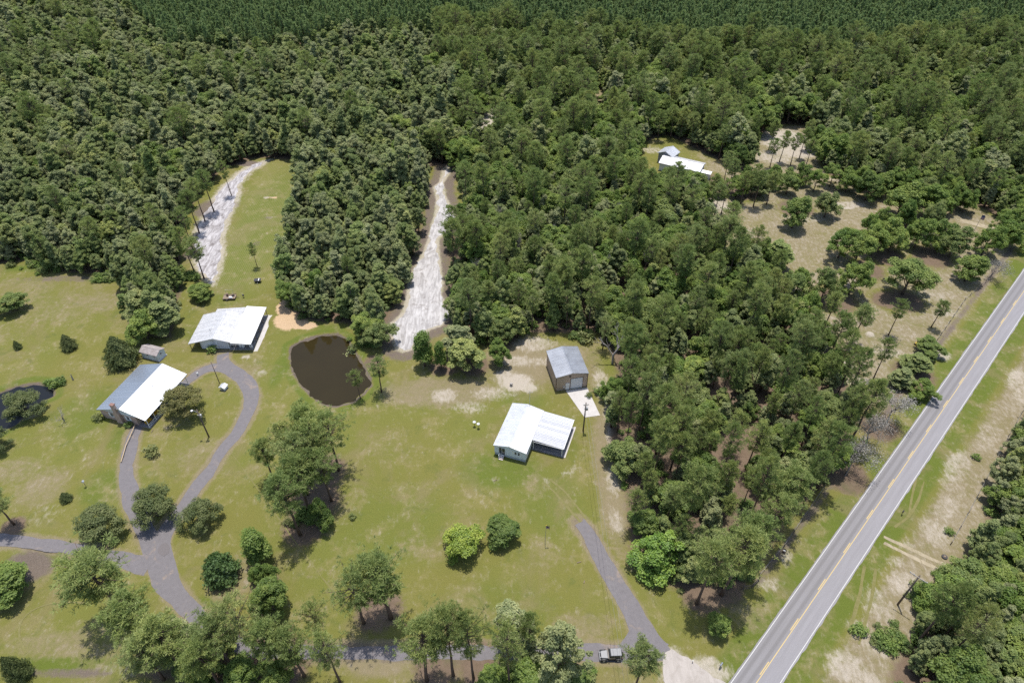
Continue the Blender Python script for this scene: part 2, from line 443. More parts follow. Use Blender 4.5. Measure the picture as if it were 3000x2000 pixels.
wear = k.math('MULTIPLY_ADD', n_mid, 1.1, k.math('MULTIPLY', n_s, .5))
grass = k.mix(k.math('MULTIPLY', k.step(wear, .74, 1.08), .8), grass, straw)
grass = k.mix(k.math('MULTIPLY', k.step(k.noise(.07, 5, .65, P, 1.0), .50, .66), .5), grass, (.168, .138, .070))
grass = k.mix(k.math('MULTIPLY', k.step(k.noise(.22, 5, .65, P, .6), .56, .70), .45), grass, (.078, .096, .024))
grass = k.mix(k.step(comb(D_, .75), .18, .85), grass, (.186, .154, .092))
# mowing stripes in the long strip
px_ = k.n('SeparateXYZ', i0=P)
in_lane = k.math('MULTIPLY', k.step(px_.outputs[1], 152.0, 158.0), k.math('MULTIPLY', k.step(px_.outputs[0], -92.0, -88.0), k.math('SUBTRACT', 1.0, k.step(px_.outputs[0], -52.0, -46.0))))
wv = k.n('TexWave', wave_type='BANDS', bands_direction='X', in_Scale=.55, in_Distortion=1.2, in_Detail=2.0, in_Vector=P)
wv.inputs['Detail Scale'].default_value = .4
grass = k.mix(k.math('MULTIPLY', k.math('MULTIPLY', wv.outputs[1], .5), in_lane), grass, (.19, .178, .07))
sandc = k.mix(n_f, (.30, .26, .21), (.45, .41, .36))
streak = k.noise(1.3, 6, .72, k.scaled(P, (1.0, .45, 1), .5), .5)
sfac = k.step(k.math('ADD', comb(S_, .8, n_s, n_mid), k.math('MULTIPLY_ADD', streak, 1.7, -.85)), .05, .92)
sfac = k.math('MULTIPLY', sfac, k.math('MULTIPLY_ADD', n_ff, .7, .42), clamp=True)
g = k.mix(sfac, grass, sandc)
g = k.mix(k.step(comb(O_, .8), .2, .7), g, k.mix(n_f, (.085, .066, .050), (.165, .135, .112)))
g = k.mix(k.step(comb(C_, .9), .25, .6), g, k.mix(n_f, (.36, .24, .13), (.46, .345, .23)))
litter = k.mix(n_s, (.092, .066, .044), (.175, .128, .092))
litter = k.mix(k.math('MULTIPLY', k.step(n_mid, .52, .7), .45), litter, (.075, .09, .03))
g = k.mix(k.step(comb(F_, .7), .25, .75), g, litter)
val = k.math('MULTIPLY_ADD', n_f, .62, k.math('MULTIPLY_ADD', n_ff, .42, .48))
g = k.n('HueSaturation', in_Value=val, in_Color=g).outputs[0]
k.set(k.b.inputs['Base Color'], g)
k.b.inputs['Roughness'].default_value = .95
k.b.inputs['Specular IOR Level'].default_value = .12
k.set(k.b.inputs['Normal'], k.n('Bump', in_Strength=.55, in_Distance=.12, in_Height=k.math('ADD', n_f, n_ff)))
gme.materials.append(k.m)
tag(obj('ground', gme), 'flat sandy ground with mown olive lawn and brown forest floor', kind='structure')

# ------------------------------------------------------------------ sheets on the ground
def ragged(poly, jit, seed, step=.45, inset=0.0):
    pts = []
    ar = sum(poly[i - 1][0] * poly[i][1] - poly[i][0] * poly[i - 1][1] for i in range(len(poly)))
    n = len(poly)
    for i in range(n):
        a, b = poly[i], poly[(i + 1) % n]
        m = max(1, int(math.dist(a, b) / step))
        for q in range(m):
            pts.append((a[0] + (b[0] - a[0]) * q / m, a[1] + (b[1] - a[1]) * q / m))
    p = np.array(pts)
    nx = np.roll(p, -1, 0) - np.roll(p, 1, 0)
    nx = np.column_stack([nx[:, 1], -nx[:, 0]]) / (np.linalg.norm(nx, axis=1)[:, None] + 1e-9)
    t = np.arange(len(p)) * step
    return [tuple(q) for q in p + nx * (wob(t, seed) * jit - inset * (1 if ar > 0 else -1))[:, None]]
def sheet(name, polys, z, m, label, kind='structure'):
    """flat ground sheets, each 5 mm above the one before; outlines may be ragged"""
    vs, fs = [], []
    for i, poly in enumerate(polys):
        zz = z + i * .005
        n = len(poly)
        ov, _, of, *_r = delaunay_2d_cdt([Vector(p) for p in poly], [(q, (q + 1) % n) for q in range(n)], [], 1, 1e-5)
        b = len(vs)
        vs += [(p.x, p.y, zz) for p in ov]
        for f in of:
            a_, b_, c_ = (ov[q] for q in f[:3])
            up_ = (b_ - a_).x * (c_ - a_).y - (b_ - a_).y * (c_ - a_).x > 0
            fs.append(tuple(q + b for q in (f if up_ else f[::-1])))
    me = bpy.data.meshes.new(name)
    me.from_pydata(vs, [], fs)
    me.materials.append(m)
    return tag(obj(name, me), label, kind=kind)
def smooth_line(pts, it=2):
    for _ in range(it):
        q = [pts[0]]
        for a, b in zip(pts, pts[1:]):
            q += [(a[0] * .75 + b[0] * .25, a[1] * .75 + b[1] * .25), (a[0] * .25 + b[0] * .75, a[1] * .25 + b[1] * .75)]
        pts = q + [pts[-1]]
    return pts
def strip(marks, widths, jit=.22, seed=1):
    raw = [(*at(a, b), w) for (a, b), w in zip(marks, widths)]
    c = smooth_line([p[:2] for p in raw]); w = [q[1] for q in smooth_line([(0, p[2]) for p in raw])]
    L_, R_ = [], []
    for i, p in enumerate(c):
        a, b = c[max(i - 1, 0)], c[min(i + 1, len(c) - 1)]
        d = math.dist(a, b) + 1e-9
        nx, ny = (b[1] - a[1]) / d, -(b[0] - a[0]) / d
        L_.append((p[0] - nx * w[i] / 2, p[1] - ny * w[i] / 2)); R_.append((p[0] + nx * w[i] / 2, p[1] + ny * w[i] / 2))
    return ragged(L_ + R_[::-1], jit, seed)

# packed millings driveway
k = NT('driveway_millings')
P = k.pos()
c = k.mix(k.noise(1.2, 5, .65, P), (.105, .097, .100), (.172, .160, .164))
c = k.mix(k.math('MULTIPLY', k.step(k.noise(.28, 5, .65, P, .6), .56, .72), .6), c, (.27, .205, .15))
c = k.n('HueSaturation', in_Color=c, in_Value=k.math('MULTIPLY_ADD', k.noise(9.0, 3, .7, P), .7, .65)).outputs[0]
k.set(k.b.inputs['Base Color'], c); k.b.inputs['Roughness'].default_value = .92; k.b.inputs['Specular IOR Level'].default_value = .2
k.set(k.b.inputs['Normal'], k.n('Bump', in_Strength=.5, in_Distance=.05, in_Height=k.noise(12, 3, .7, P)))
M_DRIVE = k.m
polys = [strip(loop_r, w_r, .3, 11),
         strip(loop_l, [2.6, 2.7, 2.6, 2.6, 2.6, 3.2, 3.3, 3.0, 3.2, 4.2, 4.4], .3, 12),
         strip(neck_d, [2.4, 2.4, 2.4, 2.6, 3.4, 3], .25, 13),
         strip(west_d, [2.5, 2.5, 2.4, 2.4, 3.0, 4.0], .3, 14),
         strip(short_d, [2.4, 2.9, 2.9, 2.9, 3.4, 5.2, 6.0], .3, 15)]
polys.append(ragged(AT((1425, 1478), (1450, 1448), (1500, 1448), (1540, 1490), (1530, 1515), (1490, 1518), (1425, 1512)), .2, 16))
sheet('driveway', polys, .012, M_DRIVE, 'grey millings driveway looping past the left house and along the lower edge')
M_PATCH = mat('dark_millings', (.13, .118, .118), .95, .1, var=.3, vs=6)
sheet('driveway_patch', [ragged(AT((363, 1257), (372, 1248), (384, 1246), (391, 1256), (388, 1270), (376, 1277), (366, 1268)), .15, 31), ],
      .055, M_PATCH, 'dark round patch of loose millings at the driveway fork')

def sandmat(name, c1, c2, c3):
    k = NT(name); P = k.pos()
    st = k.noise(1.0, 6, .65, k.scaled(P, (1.1, .22, 1), .25), .8)
    c = k.mix(k.step(st, .32, .66), c1, c2)
    c = k.mix(k.math('MULTIPLY', k.step(k.noise(.35, 6, .7, P, .8), .50, .66), .6), c, c3)
    c = k.n('HueSaturation', in_Color=c, in_Value=k.math('MULTIPLY_ADD', k.noise(7.0, 3, .7, P), .4, .8)).outputs[0]
    k.set(k.b.inputs['Base Color'], c); k.b.inputs['Roughness'].default_value = .95; k.b.inputs['Specular IOR Level'].default_value = .1
    k.set(k.b.inputs['Normal'], k.n('Bump', in_Strength=.5, in_Distance=.10, in_Height=st))
    return k.m
M_SAND = sandmat('pale_sand', (.255, .243, .238), (.43, .418, .412), (.16, .142, .13))
M_SAND2 = sandmat('grey_sand', (.205, .19, .192), (.42, .405, .412), (.095, .078, .072))
sheet('sand_track', [ragged(TRACK_SAND, .6, 21, .4, .5)], .010, M_SAND, 'pale sand track running up between the two woods')
sheet('sand_path', [ragged(STRIP_SAND, .6, 22, .4, .7)], .010, M_SAND2, 'grey white sand strip beside the mown grass lane')
sheet('gravel_apron', [ragged(AT((1524, 1490), (1545, 1486), (1575, 1503), (1612, 1528), (1650, 1550), (1690, 1576), (1690, 1610), (1540, 1620), (1512, 1560), (1518, 1520)), .35, 23, .45, .5)], .050,
      sandmat('shell_gravel', (.30, .272, .245), (.35, .318, .29), (.26, .232, .205)), 'pale shell gravel driveway mouth beside the road')
M_RUT = sandmat('rut_sand', (.23, .195, .13), (.32, .275, .20), (.155, .135, .07))
sheet('sand_ruts', [strip([(2028, 1232), (2060, 1247), (2100, 1265), (2140, 1283), (2175, 1297)], [.8, .7, .6, .5, .4], .22, 41), strip([(2030, 1245), (2060, 1262), (2095, 1278), (2130, 1296), (2165, 1310)], [.8, .8, .7, .5, .4], .22, 42)],
      .010, M_RUT, 'twin pale sand wheel ruts leading from the road to the wood')
sheet('far_sand_drive', [strip([(1840, 398), (1880, 405), (1930, 416), (1985, 430)], [2.4, 2.2, 2.2, 2.0], .15, 43), strip([(2205, 505), (2250, 517), (2290, 528), (2330, 548), (2352, 560)], [2.2, 2.2, 2.4, 3, 4], .15, 44)],
      .010, M_RUT, 'pale sand drive winding through the far oaks')

# worn lines in the turf
M_WORN = mat('worn_turf', (.160, .146, .064), .95, .1, var=.3, vs=3, c2=(.135, .128, .045), stain=.9, ss=.8)
def worn(pts, w, sd): return strip(pts, [w] * len(pts), .10, sd)
sheet('worn_track', [worn([(528, 1035), (580, 1105), (640, 1190), (700, 1275), (775, 1368)], .22, 61), worn([(1245, 1108), (1275, 1130), (1300, 1160), (1335, 1200)], .45, 62), worn([(1262, 1100), (1292, 1122), (1316, 1152), (1346, 1190)], .45, 63),
                     worn([(2088, 1180), (2095, 1140), (2103, 1100), (2118, 1050)], .4, 64), worn([(2055, 1210), (2085, 1190), (2110, 1150), (2122, 1105)], .4, 65), worn([(1985, 1300), (1978, 1350), (1960, 1420), (1940, 1480)], .5, 66), worn([(2012, 1305), (2005, 1355), (1990, 1420), (1972, 1480)], .5, 67),
                     worn([(60, 1500), (40, 1450), (60, 1405), (130, 1380), (200, 1385)], .35, 68)],
      .008, M_WORN, 'faint worn wheel lines crossing the lawns and verges')

# road
def road_mat():
    k = NT('asphalt'); P = k.pos()
    rel = k.n('VectorMath', operation='SUBTRACT', i0=P, i1=(ROAD_O[0], ROAD_O[1], 0)).outputs[0]
    t = k.n('VectorMath', operation='DOT_PRODUCT', i0=rel, i1=(RN[0], RN[1], 0)).outputs['Value']
    s_ = k.n('VectorMath', operation='DOT_PRODUCT', i0=rel, i1=(RD[0], RD[1], 0)).outputs['Value']
    uv = k.n('CombineXYZ', i0=t, i1=k.math('MULTIPLY', s_, .06)).outputs[0]
    st = k.noise(1.6, 5, .6, uv)
    c = k.mix(st, (.165, .158, .165), (.255, .248, .260))
    def band(c0, w):
        return k.math('SUBTRACT', 1.0, k.step(k.math('ABSOLUTE', k.math('SUBTRACT', t, c0)), w * .3, w))
    old = k.step(k.math('MULTIPLY', t, -1.0), -.1, .2)
    c = k.mix(k.math('MULTIPLY', old, .38), c, (.145, .138, .134))
    for c0 in (-2.15, -.75):
        c = k.mix(k.math('MULTIPLY', band(c0, .45), k.math('MULTIPLY_ADD', st, .5, .12)), c, (.095, .09, .088))
    for c0 in (.8, 2.2):
        c = k.mix(k.math('MULTIPLY', band(c0, .4), .12), c, (.15, .147, .15))
    c = k.n('HueSaturation', in_Color=c, in_Value=k.math('MULTIPLY_ADD', k.noise(6.0, 4, .7, P), .34, .83)).outputs[0]
    k.set(k.b.inputs['Base Color'], c); k.b.inputs['Roughness'].default_value = .85; k.b.inputs['Specular IOR Level'].default_value = .3
    k.set(k.b.inputs['Normal'], k.n('Bump', in_Strength=.3, in_Distance=.02, in_Height=k.noise(30, 2, .6, P)))
    return k.m
HW = 3.18
s0, s1 = -60.0, 700.0
edgeL = [(s, -HW) for s in np.arange(s0, s1, .5)]; edgeR = [(s, HW) for s in np.arange(s0, s1, .5)]
wl = wob(np.arange(len(edgeL)) * .5, 5) * .10; wr = wob(np.arange(len(edgeR)) * .5, 6) * .13
me = bpy.data.meshes.new('road')
vs = [(*road_xy(s, t - abs(w)), .03) for (s, t), w in zip(edgeL, wl)] + [(*road_xy(s, t + abs(w)), .03) for (s, t), w in zip(edgeR, wr)]
n = len(edgeL)
me.from_pydata(vs, [], [(i, i + n, i + n + 1, i + 1) for i in range(n - 1)])
me.materials.append(road_mat())
road = tag(obj('road', me), 'two lane grey asphalt road crossing the lower right corner', kind='structure')
M_WHITE = mat('line_white', (.44, .44, .43), .7, .3, var=.12, vs=4, c2=(.42, .41, .40), stain=.4, ss=2.5)
M_YELLOW = mat('line_yellow', (.48, .35, .12), .7, .3, var=.12, vs=4, c2=(.42, .34, .18), stain=.4, ss=2.5)
def line(name, t, w, a, b, m, z=.036):
    mb = MB()
    ss = np.arange(a, b + 1e-6, min(4.0, b - a))
    for u0, u1 in zip(ss, ss[1:]):
        mb.add([(*road_xy(u0, t - w / 2), z), (*road_xy(u0, t + w / 2), z), (*road_xy(u1, t + w / 2), z), (*road_xy(u1, t - w / 2), z)], [(0, 1, 2, 3)])
    return mb.build(name, m, road)
line('edge_line', -2.93, .12, s0, s1, M_WHITE); line('edge_line', 2.93, .12, s0, s1, M_WHITE)
line('centre_line', .09, .12, s0, s1, M_YELLOW)
d0 = (at(1757, 1535)[0] - ROAD_O[0]) * RD[0] + (at(1757, 1535)[1] - ROAD_O[1]) * RD[1]
for i in range(-3, 20):
    line('dash_line', -.17, .14, d0 + i * 10.62 - 1.5, d0 + i * 10.62 + 1.5, M_YELLOW)

# water
def water(name, poly, z, c, label):
    k = NT(name + '_water'); P = k.pos()
    k.set(k.b.inputs['Base Color'], k.mix(k.noise(.12, 3, .5, P), c, tuple(v * 1.35 for v in c)))
    k.b.inputs['Roughness'].default_value = .06; k.b.inputs['IOR'].default_value = 1.33; k.b.inputs['Specular IOR Level'].default_value = .38
    k.set(k.b.inputs['Normal'], k.n('Bump', in_Strength=.04, in_Distance=.03, in_Height=k.noise(2.5, 3, .5, P)))
    cx = sum(p[0] for p in poly) / len(poly); cy = sum(p[1] for p in poly) / len(poly)
    big = [(cx + (x - cx) * 1.06, cy + (y - cy) * 1.06) for x, y in poly]
    sheet(name, [big], z, k.m, label)
water('pond', POND, -.42, (.021, .016, .006), 'dark brown pond beside the clay patch and sand track')
water('small_pond', SMALL_POND, -.5, (.010, .011, .012), 'small dark pond at the left edge under a broad tree')

# ------------------------------------------------------------------ trees: materials and prototypes
def leafmat(name, ramp, trans=.28, gloss=.05):
    """ramp: colours picked by per-tree random; per-leaf tint shifts the value"""
    k = NT(name)
    k.t.nodes.remove(k.b)
    rnd = k.n('ObjectInfo').outputs['Random']
    cr = k.n('ValToRGB'); cr.color_ramp.interpolation = 'LINEAR'
    el = cr.color_ramp.elements
    while len(el) < len(ramp): el.new(.5)
    for i, c in enumerate(ramp):
        el[i].position = i / (len(ramp) - 1); el[i].color = (*c, 1)
    k.set(cr.inputs[0], rnd)
    t = k.n('Attribute', attribute_name='tint').outputs['Fac']
    val = k.math('MULTIPLY_ADD', t, 1.0, 1.36)
    hue = k.math('MULTIPLY_ADD', t, -.035, .5175)
    col = k.n('HueSaturation', in_Hue=hue, in_Saturation=.93, in_Value=val, in_Color=cr.outputs[0]).outputs[0]
    dif = k.n('BsdfDiffuse', in_Color=col)
    trc = k.mix(.30, col, (.15, .26, .03), 'MIX')
    tr = k.n('BsdfTranslucent', in_Color=trc)
    gl = k.n('BsdfGlossy', in_Roughness=.5, in_Color=(.8, .85, .8))
    a = k.n('MixShader', i0=trans, i1=dif.outputs[0], i2=tr.outputs[0])
    b = k.n('MixShader', i0=gloss, i1=a.outputs[0], i2=gl.outputs[0])
    k.t.links.new(b.outputs[0], k.out.inputs[0])
    return k.m
LEAF_HARD = leafmat('hardwood_leaves', [(.090, .118, .034), (.138, .158, .062), (.104, .134, .034), (.180, .198, .090), (.126, .138, .060), (.114, .152, .036), (.154, .166, .080), (.165, .188, .044)], .46, .012)
LEAF_OAK = leafmat('oak_leaves', [(.064, .104, .017), (.104, .148, .025), (.060, .092, .018), (.128, .166, .032), (.082, .124, .020), (.108, .132, .040), (.094, .142, .022)], .45, .012)
LEAF_PINE = leafmat('pine_needles', [(.138, .168, .044), (.114, .150, .042), (.166, .192, .054), (.106, .136, .038), (.148, .178, .060), (.176, .190, .054)], .44, .012)
LEAF_PLANT = leafmat('plantation_needles', [(.095, .138, .052), (.112, .156, .058), (.126, .168, .060), (.100, .142, .054)], .38, .01)
LEAF_CEDAR = leafmat('cedar_leaves', [(.062, .078, .026), (.072, .084, .030), (.056, .072, .024)], .3, .01)
LEAF_CEDAR2 = leafmat('bronze_cedar_leaves', [(.085, .082, .026), (.095, .086, .030)], .3, .01)
LEAF_MAG = leafmat('magnolia_leaves', [(.040, .072, .018), (.045, .078, .020)], .2, .04)
LEAF_LIME = leafmat('lime_leaves', [(.132, .176, .016), (.138, .180, .018)], .4, .02)
LEAF_BRIGHT = leafmat('bright_leaves', [(.098, .160, .018), (.104, .162, .020)], .4, .02)
LEAF_SHRUB = leafmat('shrub_leaves', [(.085, .130, .024), (.105, .150, .030), (.070, .105, .026), (.120, .130, .045)], .45, .012)
LEAF_MOSS = leafmat('hanging_moss', [(.150, .142, .126), (.175, .165, .148)], .1, .02)
BARK = mat('bark', (.115, .090, .072), .95, .1, var=.35, vs=3.0, coords='obj', bump=.6, bs=9)
BARK_PINE = mat('pine_bark', (.125, .088, .068), .95, .1, var=.35, vs=3.0, coords='obj', bump=.6, bs=9)
BARK_GREY = mat('grey_wood', (.20, .18, .165), .95, .1, var=.25, vs=2.0, coords='obj')
BARK_DEAD = mat('dead_wood', (.30, .275, .255), .95, .1, var=.25, vs=2.0, coords='obj', bump=.5, bs=9)

def unit(v):
    return v / (np.linalg.norm(v, axis=-1, keepdims=True) + 1e-9)
def rdir(rng, n):
    return unit(rng.normal(size=(n, 3)))
def leaf_mesh(name, pos, nrm, size, tint, m, rng, elong=1.45, bend=.18):
    """one bent diamond (two triangles) per leaf spray"""
    n = len(pos)
    t = unit(np.cross(nrm, rdir(rng, n))); b = np.cross(nrm, t)
    s = size[:, None]
    v = np.empty((n, 4, 3), np.float32)
    v[:, 0] = pos - t * s * elong * .5
    v[:, 1] = pos + b * s * .5 + nrm * s * bend
    v[:, 2] = pos + t * s * elong * .5
    v[:, 3] = pos - b * s * .5 + nrm * s * bend * .3
    f = np.arange(n * 4, dtype=np.int32).reshape(n, 4)
    me = mesh_np(name, v.reshape(-1, 3), f)
    a = me.attributes.new('tint', 'FLOAT', 'POINT')
    a.data.foreach_set('value', np.repeat(tint, 4).astype(np.float32))
    me.materials.append(m)
    return me
def clump_leaves(rng, clumps, n_per, size, flat=.78, up=.85, low=-.45, spread=.55):
    P, N, S, T = [], [], [], []
    for c, r in clumps:
        n = max(6, int(n_per * (r ** 2)))
        d = rdir(rng, n * 2)
        d = d[d[:, 2] > low][:n]
        n = len(d)
        rad = r * (.3 + .88 * rng.rand(n) ** .75)
        P.append(np.array(c) + d * rad[:, None] * np.array([1, 1, flat]))
        N.append(unit(d * .8 + rdir(rng, n) * spread + np.array([0, 0, up])))
        S.append(size * rng.uniform(.65, 1.35, n))
        T.append(np.clip(.5 + .25 * rng.normal() * np.ones(n) + rng.normal(size=n) * .22, 0, 1))
    return np.concatenate(P), np.concatenate(N), np.concatenate(S), np.concatenate(T)
def trunk_mesh(name, h, r0, ends, rng, m, lean=(0, 0), fork=.3, n=6):
    mb = MB()
    pts = []
    for i in range(6):
        t = i / 5
        pts.append((lean[0] * t + rng.normal() * .06 * h * .2 * t, lean[1] * t + rng.normal() * .06 * h * .2 * t, -.3 + (h + .3) * t))
    mb.tube(pts, [r0 * (1.25 if i == 0 else 1 - .78 * i / 5) for i in range(6)], n)
    for e in ends:
        e = np.array(e)
        z0 = max(fork * h, min(h * .95, e[2] - .55 * math.hypot(e[0], e[1]) - .3))
        t = (z0 + .3) / (h + .3)
        k_ = min(4, int(t * 5)); ft = t * 5 - k_
        b = np.array(pts[k_]) * (1 - ft) + np.array(pts[k_ + 1]) * ft
        mid = b * .45 + e * .55 + np.array([0, 0, .12 * np.linalg.norm(e - b)])
        rr = r0 * (1 - .78 * t) * .55
        mb.tube([b, mid, e], [rr, rr * .6, rr * .2], 4, cap=False)
    return mb.mesh(name, m, smooth=True)

PROTO = {}          # kind -> list of (trunk mesh, crown mesh, nominal radius, nominal height)
def add_proto(kind, tr, cr, r, h):
    PROTO.setdefault(kind, []).append((tr, cr, r, h))

def broadleaf(kind, seed, r, h, m, base=.3, ncl=34, n_per=105, size=.36, bark=None, dome=.5, rc=(.95, 1.6), low=-.45, lobes=0):
    rng = np.random.RandomState(seed)
    lobs = []
    for q in range(lobes):
        a = q * 6.283 / max(1, lobes) + rng.normal() * .5; d_ = rng.uniform(.25, .55) if lobes > 1 else .1
        lobs.append((d_ * math.cos(a), d_ * math.sin(a), rng.uniform(.6, .85), 1.0 if q == 0 else rng.uniform(.74, .98)))
    cl = []
    lob = rng.uniform(0, 6.28, 3); la = rng.uniform(.06, .2, 3)
    zb = h * base
    for i in range(ncl):
        ph = i * 2.39996 + rng.normal() * .35
        rr = math.sqrt((i + .4) / ncl) * .98
        env = 1 + sum(la[q] * math.sin((q + 2) * ph + lob[q]) for q in range(3))
        c_r = rng.uniform(*rc)
        if lobes:
            px_, py_ = rr * math.cos(ph), rr * math.sin(ph)
            zt = zb + (h - zb) * max(.22, max(lh * (1 - (1 - dome) * (math.hypot(px_ - lx, py_ - ly) / lr) ** 1.5) for lx, ly, lr, lh in lobs))
        else:
            zt = zb + (h - zb) * (dome + (1 - dome) * math.sqrt(max(0, 1 - rr ** 2)))
        zz = zt - c_r * .6 - abs(rng.normal()) * .09 * h - (rng.rand() < .25) * (zt - zb) * rng.uniform(.25, .6)
        x, y = rr * math.cos(ph) * (r - c_r * .55) * env, rr * math.sin(ph) * (r - c_r * .55) * env
        cl.append(((x, y, max(zz, zb * .8)), c_r))
    P, N, S, T = clump_leaves(rng, cl, n_per, size, low=low)
    crown = leaf_mesh(kind + '_crown', P, N, S, T, m, rng)
    ends = [c for c, _ in cl[::3]]
    tr = trunk_mesh(kind + '_trunk', h * .72, .018 * h + .06, ends, rng, bark or BARK, lean=(rng.normal() * .5, rng.normal() * .5))
    add_proto(kind, tr, crown, r, h)

def needle_mesh(name, pos, axis, n_bl, length, width, tint, m, rng):
    """each tuft: a spray of tapering blades round its axis"""
    n = len(pos)
    p = np.repeat(pos, n_bl, 0); ax = np.repeat(axis, n_bl, 0)
    d = unit(ax * .75 + rdir(rng, n * n_bl))
    L = (length * rng.uniform(.7, 1.2, n * n_bl))[:, None]
    w = unit(np.cross(d, rdir(rng, n * n_bl))) * (width * .5)
    v = np.empty((n * n_bl, 4, 3), np.float32)
    v[:, 0] = p - w * .5; v[:, 1] = p + d * L * .55 - w + np.array([0, 0, .0]); v[:, 2] = p + d * L; v[:, 3] = p + d * L * .55 + w
    f = np.arange(n * n_bl * 4, dtype=np.int32).reshape(-1, 4)
    me = mesh_np(name, v.reshape(-1, 3), f)
    a = me.attributes.new('tint', 'FLOAT', 'POINT')
    tt = np.clip(np.repeat(tint, n_bl) + rng.normal(size=n * n_bl) * .12, 0, 1)
    a.data.foreach_set('value', np.repeat(tt, 4).astype(np.float32))
    me.materials.append(m)
    return me
def pine(kind, seed, h, r, m, base=.5, whorls=15, tips=5, n_bl=14, length=.50, width=.068, droop=0.0, peak=.45, sub=10):
    rng = np.random.RandomState(seed)
    pos, axis, tint = [], [], []
    lean = (rng.normal() * .35, rng.normal() * .35)
    mb = MB()
    pts = [(lean[0] * (i / 6) + rng.normal() * .05 * i * .5, lean[1] * (i / 6) + rng.normal() * .05 * i * .5, -.3 + (h + .1) * i / 6) for i in range(7)]
    r0 = .011 * h + .05
    mb.tube(pts, [r0 * (1.2 if i == 0 else 1 - .86 * i / 6) for i in range(7)], 6)
    for w_ in range(whorls):
        u = (w_ + rng.uniform(-.3, .3)) / (whorls - 1); u = min(max(u, 0), 1)
        z = h * (base + (.985 - base) * u)
        prof = (min(1, .5 + .5 * u / peak) if u < peak else max(.12, 1 - ((u - peak) / (1 - peak)) ** 1.6 * .88))
        for b in range(tips):
            if rng.rand() < .24: continue
            a = b * 6.283 / tips + w_ * 1.9 + rng.normal() * .45
            L = r * prof * rng.uniform(.6, 1.12)
            t = z / h * 6; k_ = min(5, int(t)); ft = t - k_
            o = np.array(pts[k_]) * (1 - ft) + np.array(pts[k_ + 1]) * ft
            rise = .28 + .45 * u - droop
            e = o + np.array([math.cos(a) * L, math.sin(a) * L, L * rise])
            mid = o * .5 + e * .5 - np.array([0, 0, .06 * L])
            br = .035 + .012 * L
            mb.tube([o, mid, e], [br, br * .7, br * .3], 3, cap=False)
            tb = .5 + rng.normal() * .2
            for q in range(sub):
                f_ = rng.uniform(.5, 1.06)
                c = o + (e - o) * f_ + rng.normal(size=3) * np.array([.26, .26, .14]) * (.5 + .3 * L)
                pos.append(c); axis.append(unit((e - o) / (L + .01) * .5 + np.array([0, 0, .8]) + rng.normal(size=3) * .25)); tint.append(tb + rng.normal() * .1)
    crown = needle_mesh(kind + '_crown', np.array(pos), np.array(axis), n_bl, length, width, np.clip(np.array(tint), 0, 1), m, rng)
    add_proto(kind, mb.mesh(kind + '_trunk', BARK_PINE, True), crown, r, h)
def cone_tree(kind, seed, h, r, m, n=5200, size=.26, base=.04, power=.8, bark=None):
    """dense cedar: upward sprays on a bumpy cone"""
    rng = np.random.RandomState(seed)
    u = 1 - np.sqrt(rng.rand(n)) * (1 - 0.0)
    u = rng.rand(n) ** 1.35
    z = h * (base + (1 - base) * u)
    ph = rng.uniform(0, 6.283, n)
    bump = 1 + .16 * np.sin(ph * 5 + z * 1.7) + .12 * np.sin(ph * 9 - z * 2.9 + 1)
    prof = np.where(u < .22, .72 + .28 * u / .22, np.clip(1 - ((u - .22) / .78), 0, 1) ** power)
    rr = r * prof * bump * (.45 + .58 * rng.rand(n) ** .5)
    d = np.column_stack([np.cos(ph), np.sin(ph), np.full(n, .55)])
    P = np.column_stack([rr * np.cos(ph), rr * np.sin(ph), z]) + rng.normal(size=(n, 3)) * .10
    N = unit(d + rdir(rng, n) * .65)
    cell = np.sin(ph * 5 + z * 1.7) * .12
    crown = leaf_mesh(kind + '_crown', P, N, size * rng.uniform(.6, 1.3, n), np.clip(.5 + cell + rng.normal(size=n) * .2, 0, 1), m, rng, elong=1.7)
    mb = MB().tube([(0, 0, -.3), (0, 0, h * .5), (0, 0, h * .9)], [.05 + .018 * h, .03 + .008 * h, .02], 6)
    for i in range(9):
        a = i * 2.4; z0 = h * (.1 + .06 * i); L = r * (.8 - .06 * i)
        mb.tube([(0, 0, z0), (math.cos(a) * L, math.sin(a) * L, z0 + L * .5)], [.04, .015], 3, cap=False)
    add_proto(kind, mb.mesh(kind + '_trunk', bark or BARK, True), crown, r, h)
def bare(kind, seed, h, r, m, depth=4, moss=0, spread=.8):
    """leafless tree: recursive branches, with a haze of hanging moss if asked"""
    rng = np.random.RandomState(seed)
    mb = MB(); tips = []
    def grow(p, d, L, rad, dep):
        q = p + d * L * .5 + rng.normal(size=3) * L * .05; e = p + d * L + rng.normal(size=3) * L * .10
        mb.tube([p, q, e], [rad, rad * .8, rad * .58], 5 if dep > 2 else 3, cap=False)
        if dep == 0:
            tips.append(e); return
        for _ in range(rng.randint(2, 4) if dep < depth else 4):
            nd = unit(d * .8 + rdir(rng, 1)[0] * spread + np.array([0, 0, .12]))
            grow(e if rng.rand() < .6 else q, nd, L * rng.uniform(.58, .82), rad * .55, dep - 1)
        tips.append(e)
    grow(np.array([0, 0, -.3]), np.array([rng.normal() * .06, rng.normal() * .06, 1.0]), h * .36, .02 * h + .04, depth)
    crown = None
    if moss:
        tp = np.array(tips); idx = rng.randint(0, len(tp), moss)
        P = tp[idx] + rng.normal(size=(moss, 3)) * np.array([.45, .45, .4])
        crown = leaf_mesh(kind + '_crown', P, unit(rdir(rng, moss) + np.array([0, -.2, .6])), rng.uniform(.07, .15, moss), np.clip(.5 + rng.normal(size=moss) * .25, 0, 1), LEAF_MOSS, rng, elong=2.2)
    add_proto(kind, mb.mesh(kind + '_trunk', m, True), crown, r, h)

